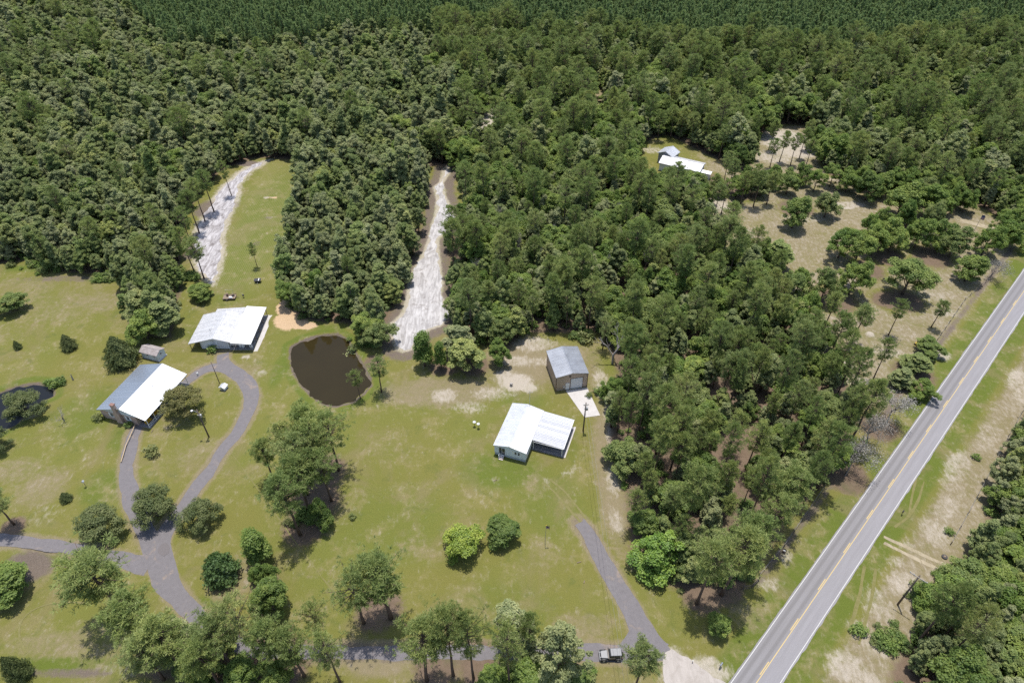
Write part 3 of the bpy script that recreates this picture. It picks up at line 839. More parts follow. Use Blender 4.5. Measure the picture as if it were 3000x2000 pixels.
for i in range(10):
    broadleaf('hardwood', 100 + i, 2.6 + .4 * (i % 4), 11.2 + (i % 5) * .9, LEAF_HARD, base=.24, ncl=72 + 3 * i, n_per=330, size=.225, dome=.28 + .07 * (i % 3), rc=(.42, .86), lobes=1 + i % 4)
for i in range(9):
    broadleaf('oak', 200 + i, 3.4 + .5 * (i % 4), 8.8 + (i % 3) * 1.0, LEAF_OAK, base=.24, ncl=66 + 3 * i, n_per=260, size=.225, dome=.40, rc=(.5, 1.05), lobes=2 + i % 3)
for i in range(8):
    pine('pine', 300 + i, 14.6 + (i % 4) * 1.2, 2.6 + .35 * (i % 4), LEAF_PINE, base=.48 + .03 * (i % 3), whorls=15 + i % 3)
for i in range(3):
    pine('plantation', 340 + i, 15.5, 1.5, LEAF_PLANT, base=.42, whorls=15, tips=4, n_bl=8, length=.50, width=.16, peak=.3, sub=5)
for i in range(2):
    cone_tree('cedar', 360 + i, 6.5, 3.1, LEAF_CEDAR, n=11000, size=.19)
broadleaf('roundcedar', 370, 4.2, 7.6, LEAF_CEDAR, base=.10, ncl=52, n_per=230, size=.19, dome=.34, rc=(.7, 1.15))
broadleaf('roundcedar', 371, 4.2, 7.4, LEAF_CEDAR, base=.10, ncl=50, n_per=230, size=.19, dome=.30, rc=(.7, 1.15))
broadleaf('bronze', 372, 4.6, 8.6, LEAF_CEDAR2, base=.12, ncl=58, n_per=240, size=.185, dome=.36, rc=(.7, 1.15))
cone_tree('magnolia', 375, 7.0, 3.0, LEAF_MAG, n=7500, size=.27, power=.5)
broadleaf('lime', 376, 3.4, 6.6, LEAF_LIME, base=.12, ncl=46, n_per=230, size=.20, dome=.4, rc=(.65, 1.1))
broadleaf('bright', 377, 4.4, 11.5, LEAF_BRIGHT, base=.12, lobes=3, ncl=64, n_per=200, size=.23, dome=.2, rc=(.7, 1.15))
broadleaf('column', 378, 2.2, 11.0, LEAF_OAK, base=.06, ncl=34, n_per=210, size=.22, dome=.1, rc=(.8, 1.25))
bare('dead', 380, 12.0, 2.0, BARK_DEAD, depth=3, spread=.55)
bare('mossy', 381, 8.2, 4.8, BARK_GREY, depth=5, moss=2600, spread=.85)
bare('mossy', 382, 8.2, 4.8, BARK_GREY, depth=5, moss=2300, spread=.8)
bare('bareshrub', 383, 4.5, 1.6, BARK_DEAD, depth=4, spread=.75)
for i in range(3):
    broadleaf('shrub', 390 + i, 1.2, 1.7, LEAF_SHRUB, base=.05, ncl=12, n_per=150, size=.20, dome=.35, rc=(.35, .6))

NAMES = {'hardwood': 'broadleaf_tree', 'oak': 'oak_tree', 'pine': 'pine_tree', 'plantation': 'pine_tree', 'cedar': 'cedar_tree', 'roundcedar': 'cedar_tree', 'bronze': 'cedar_tree', 'magnolia': 'magnolia_tree',
         'lime': 'maple_tree', 'bright': 'sweetgum_tree', 'column': 'broadleaf_tree', 'dead': 'dead_tree', 'mossy': 'mossy_tree', 'bareshrub': 'bare_sapling', 'shrub': 'shrub'}
CATS = {'hardwood': 'broadleaf tree', 'oak': 'oak tree', 'pine': 'pine tree', 'plantation': 'pine tree', 'cedar': 'cedar tree', 'roundcedar': 'cedar tree', 'bronze': 'cedar tree', 'magnolia': 'magnolia tree',
        'lime': 'maple tree', 'bright': 'sweetgum tree', 'column': 'broadleaf tree', 'dead': 'dead tree', 'mossy': 'mossy tree', 'bareshrub': 'sapling', 'shrub': 'shrub'}
trng = random.Random(77)
PLACED = []          # (x, y, radius) of hand placed trees
COUNT = {}
def tree(kind, x, y, h=None, r=None, label=None, group=None, var=None, rot=None):
    v = PROTO[kind][(var if var is not None else trng.randrange(99)) % len(PROTO[kind])]
    tr, cr, r0, h0 = v
    root = empty(NAMES[kind], (x, y, 0), trng.uniform(0, 6.28) if rot is None else rot)
    sz = (h or h0 * trng.uniform(.88, 1.12)) / h0
    sr = (r / r0) if r else sz * trng.uniform(.92, 1.1)
    root.scale = (sr, sr, sz)
    if cr is not None:
        obj('crown', cr, root)
    obj('trunk', tr, root)
    tag(root, label, CATS[kind], group)
    COUNT[kind] = COUNT.get(kind, 0) + 1
    return root
def T(kind, sx, sy, h, r, label, group=None, var=None, rot=None):
    x, y = at(sx, sy)
    PLACED.append((x, y, r))
    return tree(kind, x, y, h, r, label, group, var, rot)

# ------------------------------------------------------------------ trees one can point at
T('oak', 38, 712, 6.0, 4.0, 'lone spreading young oak in the dry field at the upper left edge', var=1)
T('cedar', 43, 800, 2.6, 1.0, 'tiny cedar sapling alone in the field at the far left')
T('cedar', 162, 800, 4.6, 1.9, 'small dark cedar alone in the field left of the shed')
T('cedar', 285, 832, 8.4, 3.9, 'large dark cedar directly left of the small grey shed', var=1)
T('oak', 340, 778, 10.5, 5.0, 'dense dark tree at the tip of the tree spit above the shed')
T('hardwood', 384, 765, 11.0, 3.8, 'tall leafy tree right side of the tree spit beside the garage')
T('hardwood', 330, 738, 11.5, 4.2, 'leafy tree second from the tip of the tree spit')
T('pine', 372, 715, 13.0, 3.0, 'slim pine rising inside the tree spit near the garage')
T('oak', 464, 686, 5.2, 3.1, 'small open orchard tree with a dark round shadow above the garage')
T('pine', 591, 613, 8.5, 1.5, 'thin lone pine standing on the mown grass lane')
T('bronze', 430, 952, 8.2, 4.7, 'big bronze green cedar in front of the left house porch')
T('roundcedar', 66, 950, 6.5, 4.3, 'broad round tree leaning over the small left pond')
T('roundcedar', -4, 1026, 6.0, 3.4, 'dark tree cut by the left edge below the small pond')
T('bareshrub', 149, 966, 5.0, 1.6, 'bare grey leafless sapling left of the brick house')
T('shrub', 351, 1040, 2.5, 1.75, 'round clipped shrub inside the driveway loop')
T('shrub', 488, 806, 1.9, 1.5, 'green bush against the white garage front')
T('shrub', 227, 962, 1.7, 1.3, 'green bush at the left corner of the brick house')
T('shrub', 296, 978, 1.5, 1.0, 'low dark bush at the foot of the brick chimney')
T('pine', 626, 1098, 12.5, 2.8, 'pine on the left side of the pine clump below the pond', var=0)
for i, q in enumerate([(690, 1228, 18.5, 4.3), (712, 1175, 18, 4.3), (746, 1208, 9.5, 2.3), (706, 1135, 18.5, 4.6), (750, 1105, 19, 4.9), (778, 1080, 17, 4.4), (726, 1065, 18, 4.6), (762, 1150, 15.5, 3.8), (680, 1085, 16, 3.6)]):
    T('pine' if q[2] > 10 else 'oak', q[0], q[1], q[2], q[3], ['front tall pine at the lower tip of the clump below the pond', 'pine second from the lower tip of the clump below the pond', 'small pale leafy tree at the lower right of the pine clump',
      'pine in the middle of the clump below the pond', 'right hand tall pine inside the clump below the pond', 'pine at the right rear of the clump below the pond', 'pine at the rear of the clump nearest the pond',
      'slim pine on the right flank of the clump below the pond', 'pine on the left rear of the clump below the pond'][i], 'pine clump below the pond')
T('roundcedar', 364, 1184, 7.6, 4.3, 'dense dark cedar inside the point of the driveway loop', var=0)
T('roundcedar', 241, 1230, 7.2, 4.5, 'dark spreading cedar left of the driveway fork', var=1)
T('roundcedar', 467, 1203, 6.4, 3.6, 'lighter cedar just right of the driveway loop', var=1, rot=2.0)
T('cedar', 154, 1148, 2.4, 1.2, 'small grey green cedar shrub on the left lawn')
T('pine', 33, 1204, 10.5, 3.0, 'open pine at the left edge above the west drive', var=2)
T('magnolia', 514, 1324, 7.0, 3.1, 'dark glossy magnolia standing alone beside the driveway')
T('column', 600, 1285, 9.5, 2.4, 'narrow leafy tree, rearmost of the three by the magnolia')
T('oak', 612, 1340, 8.0, 2.5, 'leafy tree in the middle of the three by the magnolia')
T('oak', 630, 1398, 9.5, 3.1, 'leafy tree with bare grey twigs, front of the three by the magnolia')
T('pine', 276, 1396, 17.5, 6.2, 'large leaning open crowned pine beside the driveway fork', var=1)
T('oak', 26, 1362, 7.0, 4.2, 'broad bright tree on the rough mound at the lower left edge')
T('cedar', 52, 1552, 7.0, 2.0, 'dark young tree at the lower left corner near the ditch')
for i, q in enumerate([('pine', 350, 1488, 16, 4.4), ('hardwood', 400, 1502, 12, 3.2), ('pine', 428, 1545, 17, 4.0), ('pine', 376, 1560, 15, 3.6), ('oak', 470, 1562, 9, 2.8), ('hardwood', 446, 1492, 11, 2.8)]):
    T(*q, ['pine at the upper left of the clump along the lower drive', 'leafy tree in the clump below the leaning pine', 'bright pine at the centre of the clump below the leaning pine', 'pine at the lower left of the clump below the leaning pine',
           'leafy tree at the lower right of the clump below the leaning pine', 'grey green tree at the upper right of the clump below the leaning pine'][i], 'trees along the lower drive, left')
for i, q in enumerate([('pine', 540, 1540, 17, 3.8), ('pine', 596, 1512, 19, 4.2), ('oak', 565, 1578, 8, 2.8), ('pine', 648, 1540, 17, 3.2), ('pine', 700, 1552, 16, 3.2), ('hardwood', 520, 1494, 10, 2.6), ('oak', 645, 1580, 9, 3.2), ('pine', 506, 1572, 16, 3.6)]):
    T(*q, ['bright pine on the drive straight below the magnolia', 'tallest pine over the lower drive below the three leafy trees', 'leafy tree at the lower edge below the magnolia', 'slim pine over the lower drive right of the tall one',
           'thin pine at the right end of the clump below the magnolia', 'leafy tree at the left end of the clump below the magnolia', 'leafy tree at the lower edge right of the clump below the magnolia', 'pine at the lower edge left of the clump below the magnolia'][i],
      'trees along the lower drive, below the magnolia')
T('pine', 740, 1478, 13.5, 2.6, 'thin pine above the drive left of the twin pines')
T('pine', 782, 1566, 17, 3.3, 'bright pine at the lower edge left of the twin pines')
T('pine', 836, 1430, 17.5, 4.4, 'left of the two big twin pines on the lower lawn', var=3)
T('pine', 898, 1420, 18.5, 4.8, 'right of the two big twin pines on the lower lawn', var=4)
T('pine', 980, 1562, 19, 4.4, 'brownish pine at the left end of the row along the lower drive')
T('pine', 1041, 1550, 23, 3.6, 'tall pine second from left in the row along the lower drive')
T('pine', 1088, 1558, 23, 3.4, 'tall pine third from left in the row along the lower drive')
T('pine', 1170, 1570, 20, 3.4, 'bright pine in the middle of the row along the lower drive')
T('hardwood', 1186, 1484, 15, 3.5, 'leafy tree above the drive behind the middle row pine')
T('pine', 1216, 1504, 14.0, 2.0, 'thin pine with bare trunk above the lower drive')
T('hardwood', 1280, 1556, 19, 4.4, 'big grey green tree over the drive left of the parked car')
T('oak', 1226, 1562, 5.5, 3.2, 'low leafy tree at the lower edge under the row of pines')
T('oak', 1130, 1574, 4.5, 2.6, 'low bush tree at the lower edge between two pine trunks')
T('oak', 1310, 1568, 5.5, 2.8, 'low tree at the lower edge right of the big grey green tree')
T('pine', 1458, 1584, 15.5, 3.0, 'pine at the lower edge just right of the parked car', var=5)
T('lime', 1064, 1266, 6.4, 3.7, 'round yellow green maple alone on the middle lawn')
T('oak', 1156, 1234, 6.0, 3.2, 'small dark oak alone on the lawn right of the yellow green maple', var=4)
T('bright', 1503, 1300, 10.5, 4.9, 'bright green sweetgum at the wood edge beside the short drive')
T('oak', 1478, 1225, 7.0, 2.8, 'dark rounded oak at the wood edge above the bright sweetgum')
T('pine', 1600, 1386, 20, 4.3, 'tall pine at the lower tip of the wood, left one')
T('pine', 1657, 1366, 21, 4.5, 'tall pine at the lower tip of the wood, right one')
T('pine', 1690, 1324, 19, 4.0, 'tall pine behind the gate at the lower tip of the wood')
T('pine', 1712, 1078, 15.5, 3.0, 'lone pine in the bare gap of the pine wood, right one')
T('pine', 1668, 1040, 13.5, 2.6, 'lone slim pine in the bare gap of the pine wood, left one')
T('pine', 1785, 1198, 16.5, 3.8, 'large pine leaning towards the roadside fence')
T('pine', 1755, 1254, 16.0, 3.6, 'large pine by the fence between gate and leaning pine')
T('oak', 1647, 1450, 5.2, 2.1, 'small bright tree alone on the verge near the mailbox')
# edge of the sand track
T('column', 976, 840, 11.5, 2.4, 'leafy columnar tree at the foot of the sand track, left of two')
T('column', 1013, 848, 9.5, 1.5, 'narrow columnar tree at the foot of the sand track, right of two')
T('hardwood', 1072, 848, 10.5, 4.6, 'broad grey green oak at the wood edge below the sand track')
T('hardwood', 1052, 815, 10.5, 3.8, 'grey green tree behind the broad oak by the sand track')
T('oak', 1146, 836, 8.0, 2.7, 'dark slim oak at the wood edge left of the bare sand circle')
T('oak', 870, 792, 8.5, 4.2, 'reddish green tree at the upper right corner of the pond')
T('oak', 846, 775, 8.5, 4.0, 'tree behind the upper right corner of the pond')
T('pine', 876, 900, 10.5, 2.7, 'ragged pine on the lawn at the right of the pond')
T('pine', 828, 915, 9.0, 1.9, 'slim pale pine at the lower right bank of the pond')
T('pine', 1384, 802, 11, 2.3, 'slim pine standing behind the tan metal building')
T('dead', 1407, 834, 15.5, 2.6, 'tall bare white snag at the wood edge behind the metal building')
T('shrub', 1345, 780, 3.0, 2.2, 'bright bushy shrub behind the tan metal building')
# tall pines on the grey sand strip
for i, q in enumerate([(532, 449, 13, 2.2), (492, 486, 15, 3.2), (471, 508, 15, 3.0), (458, 536, 15, 3.0), (446, 622, 15, 3.0), (469, 640, 14, 3.0), (444, 575, 15, 3.0)]):
    T('pine', *q, ['bare trunked pine alone on the sand strip, uppermost one', 'tall pine with bare trunk second from the top of the sand strip', 'tall pine with bare trunk third from the top of the sand strip',
                   'tall pine with bare trunk fourth from the top of the sand strip', 'leaning tall pine lower left of the sand strip', 'lowest tall pine at the foot of the sand strip', 'tall pine halfway down the left side of the sand strip'][i], 'tall pines along the grey sand strip')
# open ground on the right
T('pine', 1955, 790, 12.5, 3.0, 'tall open pine with bare trunk in the right clearing near the white mound')
T('pine', 2040, 770, 11.5, 2.3, 'slender pine in the right clearing right of the white mound')
T('pine', 2138, 752, 9.0, 1.9, 'small lone pine close to the roadside fence in the right clearing')
T('pine', 2005, 872, 13.0, 2.5, 'tall pine with long bare trunk in front of the right clearing')
T('pine', 1893, 752, 12.0, 2.4, 'slim pine on the left side of the right clearing')
T('oak', 2072, 676, 12.2, 6.6, 'largest spreading oak in the right clearing')
T('oak', 1950, 675, 12.2, 4.8, 'rounded oak left of the largest spreading oak')
T('oak', 1885, 690, 11.5, 4.2, 'oak at the front left of the oak group in the clearing')
T('oak', 1925, 592, 10.9, 4.6, 'oak in the middle rear of the right clearing')
T('oak', 1960, 610, 11.5, 4.6, 'oak behind the rounded oak in the right clearing')
T('hardwood', 1776, 610, 9.5, 4.2, 'grey green tree at the left border of the right clearing')
T('oak', 1826, 672, 9.6, 2.8, 'small pointed oak between wood and clearing')
T('oak', 2216, 645, 9.6, 4.0, 'round oak near the road in the right clearing')
T('oak', 2040, 576, 12.8, 5.0, 'tall dark oak at the rear of the right clearing')
T('oak', 2000, 585, 11.5, 4.2, 'oak left of the tall dark rear oak')
T('oak', 2100, 570, 11.5, 4.0, 'oak between the tall dark rear oak and the sand drive')
T('oak', 2150, 576, 11.5, 4.2, 'oak with forked trunk at the rear right of the clearing')
T('oak', 2180, 590, 10.9, 4.0, 'oak in front of the forked oak at the rear right')
T('oak', 2255, 585, 10.9, 4.4, 'oak beside the road at the right end of the clearing')
T('oak', 2310, 570, 10.9, 4.4, 'oak at the right edge where the sand drive meets the road')
T('oak', 1818, 524, 12.2, 4.2, 'dense oval oak standing alone on the upper clearing')
T('oak', 1893, 499, 10.9, 3.9, 'oak with clear trunk and round shadow on the upper clearing')
T('oak', 1985, 460, 11.5, 4.2, 'oak over the pale sand drive on the upper clearing')
T('oak', 2060, 500, 12.8, 5.2, 'broad oak at the upper right of the clearing')
T('oak', 2130, 500, 12.8, 5.2, 'broad oak behind the sand drive at the upper right')
for i, q in enumerate([(1640, 498, 12, 2.4), (1657, 490, 12.5, 2.4), (1700, 470, 12, 2.6), (1730, 475, 13, 2.8), (1725, 452, 12, 2.6), (1632, 470, 11, 2.2), (1680, 515, 7, 3.0)]):
    T('pine', *q, ['front left pine of the pine group on the bare sand', 'front right pine of the left pair on the bare sand', 'pine in the middle of the group on the bare sand', 'front right pine of the group on the bare sand', 'rear right pine of the group on the bare sand',
                   'rear left pine of the group on the bare sand', 'short bushy pine in front of the group on the bare sand'][i], 'pines on the bare sand of the clearing')
for i, q in enumerate([(1765, 345, 12, 2.2), (1790, 372, 12, 2.2), (1815, 380, 12, 2.4), (1835, 365, 12, 2.2), (1850, 345, 12, 2.4), (1768, 385, 11, 2.4), (1850, 385, 11, 2.4)]):
    T('pine', *q, 'thin pine around the far bare sand clearing', 'thin pines around the far bare sand clearing')
for i, q in enumerate([(1540, 318, 13, 2.6), (1560, 322, 13, 2.6), (1585, 335, 13, 2.6), (1510, 322, 12, 2.6)]):
    T('pine', *q, 'bare trunked pine behind the far white roofed house', 'pines behind the far house')
for i, q in enumerate([(1575, 452, 8, 3.8), (1612, 462, 8, 3.6), (1535, 450, 8.5, 4.0), (1482, 440, 8.5, 3.6), (1650, 450, 7, 3.0), (1505, 456, 8, 3.4), (1550, 434, 7.5, 3.2), (1592, 440, 7.5, 3.2), (1518, 428, 7, 2.8), (1532, 434, 7.5, 3.2), (1571, 436, 7.5, 3.2), (1612, 438, 7, 3.0), (1543, 413, 5.0, 2.5), (1583, 421, 5.5, 2.7)]):
    T('oak', *q, 'oak on the near side of the far white roofed house', 'oaks in front of the far house')
for i, q in enumerate([('oak', 1690, 452, 9), ('oak', 1712, 440, 9.5), ('hardwood', 1745, 450, 10), ('oak', 1772, 432, 9.5), ('oak', 1806, 446, 9.5), ('oak', 1836, 424, 9), ('oak', 1868, 440, 9), ('oak', 1905, 428, 9), ('oak', 1942, 440, 9), ('oak', 1975, 432, 9), ('oak', 2015, 452, 10), ('oak', 2048, 446, 10), ('oak', 2085, 468, 10),
                       ('oak', 2115, 462, 10), ('oak', 2165, 490, 10), ('oak', 2185, 470, 10.5), ('oak', 2210, 488, 10), ('pine', 1760, 470, 12), ('pine', 1670, 440, 12), ('oak', 2075, 528, 10), ('oak', 2015, 540, 9.5), ('oak', 1985, 560, 9.5), ('oak', 2128, 540, 10), ('oak', 1700, 600, 8.5), ('oak', 1735, 612, 9), ('pine', 1662, 420, 12), ('oak', 2290, 545, 9), ('oak', 2330, 530, 10)]):
    ORD = 'first second third fourth fifth sixth seventh eighth ninth tenth eleventh twelfth thirteenth fourteenth fifteenth sixteenth seventeenth eighteenth nineteenth twentieth'.split()
    band = sorted(w for w in (1690, 1712, 1745, 1772, 1806, 1836, 1868, 1905, 1942, 1975, 2015, 2048, 2085, 2115, 2165, 2185, 2210, 1760, 1670, 1662))
    rear = sorted(w for w in (2075, 2015, 1985, 2128, 1700, 1735, 2290, 2330))
    wd = {'oak': 'oak', 'pine': 'pine', 'hardwood': 'grey green tree'}[q[0]]
    if q[2] < 500:
        T(q[0], q[1], q[2], q[3], 3.3 if q[0] != 'pine' else 2.5, wd + ' in the band along the far sand drive, ' + ORD[band.index(q[1])] + ' from left', 'trees along the far sand drive')
    else:
        T(q[0], q[1], q[2], q[3] * 1.2, 3.3, 'oak in the loose rear group of the right clearing, ' + ORD[rear.index(q[1])] + ' from the left', 'loose oaks at the rear of the right clearing')
T('oak', 2128, 812, 4.6, 3.4, 'low scrubby oak by the roadside over the parked mower')
T('hardwood', 2096, 850, 5.6, 3.2, 'low greyish scrub tree by the roadside, upper one of two')
T('hardwood', 2066, 884, 5.4, 3.0, 'low greyish scrub tree by the roadside, lower one of two')
T('oak', 2114, 910, 4.8, 3.2, 'low scrubby oak touching the road edge above the grey mossy tree')
T('mossy', 1988, 1024, 10.0, 4.8, 'grey mossy bare tree between fence end and road edge', var=0)
T('mossy', 2036, 972, 10.0, 5.4, 'grey mossy bare tree leaning over the road edge', var=0)
T('mossy', 2268, 642, 8.0, 4.0, 'grey mossy bare tree beside the road at the upper right', var=1)
T('mossy', 1940, 1092, 11.0, 4.8, 'grey mossy bare tree at the end of the roadside fence', var=1)
T('oak', 1908, 1080, 9.5, 3.0, 'thin greyish oak left of the grey mossy tree by the fence')
T('shrub', 2178, 1300 - 78, 1.2, 1.0, 'small green bush on the right roadside fence')
T('shrub', 2240, 1052, 1.3, .9, 'small green bush alone on the dry right verge')

for i, q in enumerate([(1215, 470), (1260, 560), (1190, 590), (1150, 520), (1420, 520), (1330, 500), (1240, 610), (1480, 620), (1100, 640), (1060, 560), (1540, 560), (1300, 690), (1390, 640), (1250, 420), (1130, 430), (1460, 460)]):
    T('mossy', q[0], q[1], 9.5, 2.3, 'bare grey tree standing in the wood above the metal building', 'bare grey trees of the centre wood')
# ------------------------------------------------------------------ woods
BUILT = [AT((1500, 400), (1500, 340), (1560, 330), (1640, 400), (1640, 430))]
def scatter(cell, seed, keep):
    """jittered points with a minimum spacing of about cell metres"""
    r = np.random.RandomState(seed)
    x0, x1, y0, y1 = -345, 345, 30, 478
    gxs, gys = np.meshgrid(np.arange(x0, x1, cell), np.arange(y0, y1, cell))
    gxs = gxs + (np.arange(gxs.shape[0]) % 2)[:, None] * cell * .5
    x = (gxs + r.uniform(-.36, .36, gxs.shape) * cell).ravel(); y = (gys + r.uniform(-.36, .36, gys.shape) * cell).ravel()
    sx, sy = mark(x, y)
    f = (sx > -190) & (sx < 2352 + 190) & (sy < 1690) & (sy > -36)
    x, y, sx, sy = x[f], y[f], sx[f], sy[f]
    f = ~pip(x, y, OPEN) & ~pip(x, y, OPEN_SAND) & ~pip(x, y, OPEN_PATH)
    x, y, sx, sy = x[f], y[f], sx[f], sy[f]
    f = keep(sx, sy)
    x, y, sx, sy = x[f], y[f], sx[f], sy[f]
    ok = np.ones(len(x), bool)
    for (px, py, pr) in PLACED:
        ok &= np.hypot(x - px, y - py) > max(1.6, pr * .75)
    return x[ok], y[ok], sx[ok], sy[ok]
LINE = np.array([(-400, -60), (285, -10), (325, 60), (410, 150), (560, 148), (700, 132), (860, 116), (1030, 96), (1290, 104), (1500, 124), (1750, 140), (2000, 158), (2200, 112), (2800, 90)], float)
def plant_line(sx): return np.interp(sx, LINE[:, 0], LINE[:, 1])
frng = np.random.RandomState(9)
WOOD = []       # kind, x, y, sx, sy
x, y, sx, sy = scatter(2.9, 51, lambda a, b: b < plant_line(a) + 7 * np.sin(a * .021) + 5 * np.sin(a * .063 + 1))
PLANT = list(zip(x, y))
def natural(cell, seed, keep, probs):
    x, y, sx, sy = scatter(cell, seed, keep)
    for X, Y, a, b in zip(x, y, sx, sy):
        pr = probs(a, b)
        WOOD.append((('hardwood', 'oak', 'pine')[int(np.searchsorted(np.cumsum(pr)[:2], frng.rand()))], X, Y, a, b))
def p_left(a, b):
    return (.90, .05, .05) if a < 640 else (.94, .04, .02)
def p_right(a, b):
    if b > 1000 and a > 2000: return (.22, .68, .10)
    if b > 850: return (.05, .27, .68)
    if b > 560: return (.10, .52, .38)
    if b > 200: return (.18, .50, .32)
    return (.35, .15, .50)
left_of = lambda a, b: (a < 1020 + 40 * np.sin(b * .03)) & ((b < 900) | (a < 900))
natural(4.5, 52, lambda a, b: (b >= plant_line(a) + 7 * np.sin(a * .021) + 5 * np.sin(a * .063 + 1)) & left_of(a, b), p_left)
natural(4.7, 53, lambda a, b: (b >= plant_line(a) + 7 * np.sin(a * .021) + 5 * np.sin(a * .063 + 1)) & ~left_of(a, b) & ((b < 900) | (a > 2000)), p_right)
natural(5.1, 54, lambda a, b: (~left_of(a, b)) & (b >= 900) & (a <= 2000) & ~((a > 1640) & (a < 1745) & (b > 985) & (b < 1085)), p_right)

def zone(a, b):
    if a > 2000 and b > 900: return 'the wood beyond the road'
    if a < 660 and b > 330: return 'the wood above the left field'
    if a < 1000 and b > 330: return 'the wood beside the mown lane'
    if b > 900: return 'the pine wood by the fence'
    if a < 1620 and b > 330: return 'the wood above the metal building'
    if b > 400: return 'the wood beside the right clearing'
    return 'the unbroken back wood'
WORD = {'hardwood': 'grey green tree', 'oak': 'rounded dark oak', 'pine': 'tufted pine'}
REST = {}
PICK = []
for kind in ('hardwood', 'oak', 'pine'):
    lst = [w for w in WOOD if w[0] == kind]
    lst.sort(key=lambda w: (0 if (-20 < w[3] < 2372 and w[4] < 1600) else 1, w[2] * CT + CAM_H * ST))
    n = max(0, (284 if kind == 'pine' else 298) - COUNT.get(kind, 0))
    for (kd, X, Y, a, b) in lst[:n]:
        sc = frng.uniform(.66, 1.28)
        tr, cr, r0, h0 = PROTO[kind][0]
        hh = h0 * sc * (1.15 if kind == 'pine' and b > 850 else 1.0) * (.85 if kind == 'oak' and b > 850 else 1)
        PICK.append([kind, X, Y, a, b, hh, r0 * sc * frng.uniform(.9, 1.15)])
    REST[kind] = lst[n:]
CELL = {}
for p in PICK: CELL.setdefault((p[0], zone(p[3], p[4])), []).append(p)
for (kind, zn), ps in CELL.items():
    # where in its wood a tree stands: quarters across, fifths up and down
    ax = sorted(p[3] for p in ps); ay = sorted(p[4] for p in ps)
    sub_ = {}
    for p in ps:
        i = 4 * ax.index(p[3]) // len(ps); j = 5 * ay.index(p[4]) // len(ps)
        sub_.setdefault((i, j), []).append(p)
    for (i, j), q in sub_.items():
        where = ('rear', 'upper', 'central', 'lower', 'front')[j] + ' ' + ('far left', 'left middle', 'right middle', 'far right')[i]
        q.sort(key=lambda p: -p[6])
        for m_, p in enumerate(q):
            big = '' if len(q) == 1 else ('widest ' if m_ == 0 else ('smallest ' if m_ == len(q) - 1 else ''))
            tree(kind, p[1], p[2], p[5], p[6], big + WORD[kind] + ' in the ' + where + ' of ' + zn, WORD[kind] + 's, ' + where + ' of ' + zn)

def instancer(name, kind, pts, label, cat, smin=.64, smax=1.28, seed=0):
    """the uncounted mass of a far wood: one object, copies placed by geometry nodes"""
    if not pts: return
    BYMESH = {q.data.name: q for q in bpy.data.objects if q.type == 'MESH'}
    protos = [p for p in PROTO[kind] if p[0].name in BYMESH and p[1].name in BYMESH]
    r = np.random.RandomState(seed)
    n = len(pts)
    me = bpy.data.meshes.new(name)
    me.from_pydata([(p[0], p[1], 0) for p in pts], [], [])
    sc = r.uniform(smin, smax, n); wd = sc * r.uniform(.92, 1.14, n)
    a = me.attributes.new('size', 'FLOAT_VECTOR', 'POINT'); a.data.foreach_set('vector', np.column_stack([wd, wd, sc]).astype(np.float32).ravel())
    a = me.attributes.new('turn', 'FLOAT_VECTOR', 'POINT'); a.data.foreach_set('vector', np.column_stack([r.normal(size=n) * .03, r.normal(size=n) * .03, r.uniform(0, 6.28, n)]).astype(np.float32).ravel())
    a = me.attributes.new('pick', 'INT', 'POINT'); a.data.foreach_set('value', r.randint(0, len(protos), n).astype(np.int32))
    o = tag(obj(name, me), label, cat, kind='stuff')
    ng = bpy.data.node_groups.new(name, 'GeometryNodeTree')
    ng.interface.new_socket('Geometry', in_out='INPUT', socket_type='NodeSocketGeometry')
    ng.interface.new_socket('Geometry', in_out='OUTPUT', socket_type='NodeSocketGeometry')
    N, L = ng.nodes, ng.links
    gi, go = N.new('NodeGroupInput'), N.new('NodeGroupOutput')
    join = N.new('GeometryNodeJoinGeometry')
    def named(nm, dt):
        q = N.new('GeometryNodeInputNamedAttribute'); q.data_type = dt; q.inputs[0].default_value = nm
        return next(s for s in q.outputs if s.enabled and s.name == 'Attribute')
    pick, turn, size = named('pick', 'INT'), named('turn', 'FLOAT_VECTOR'), named('size', 'FLOAT_VECTOR')
    for i, (tr, cr, _, _) in enumerate(protos):
        src = N.new('GeometryNodeJoinGeometry')
        for me_ in (tr, cr):
            ob = BYMESH[me_.name]
            oi = N.new('GeometryNodeObjectInfo'); oi.inputs['Object'].default_value = ob
            L.new(oi.outputs['Geometry'], src.inputs[0])
        cmp_ = N.new('FunctionNodeCompare'); cmp_.data_type = 'INT'; cmp_.operation = 'EQUAL'
        ins = [s for s in cmp_.inputs if s.enabled]
        L.new(pick, ins[0]); ins[1].default_value = i
        ip = N.new('GeometryNodeInstanceOnPoints')
        L.new(gi.outputs[0], ip.inputs['Points']); L.new(cmp_.outputs[0], ip.inputs['Selection']); L.new(src.outputs[0], ip.inputs['Instance'])
        e2r = N.new('FunctionNodeEulerToRotation'); L.new(turn, e2r.inputs[0]); L.new(e2r.outputs[0], ip.inputs['Rotation'])
        L.new(size, ip.inputs['Scale'])
        L.new(ip.outputs[0], join.inputs[0])
    L.new(join.outputs[0], go.inputs[0])
    md = o.modifiers.new('trees', 'NODES'); md.node_group = ng
    return o
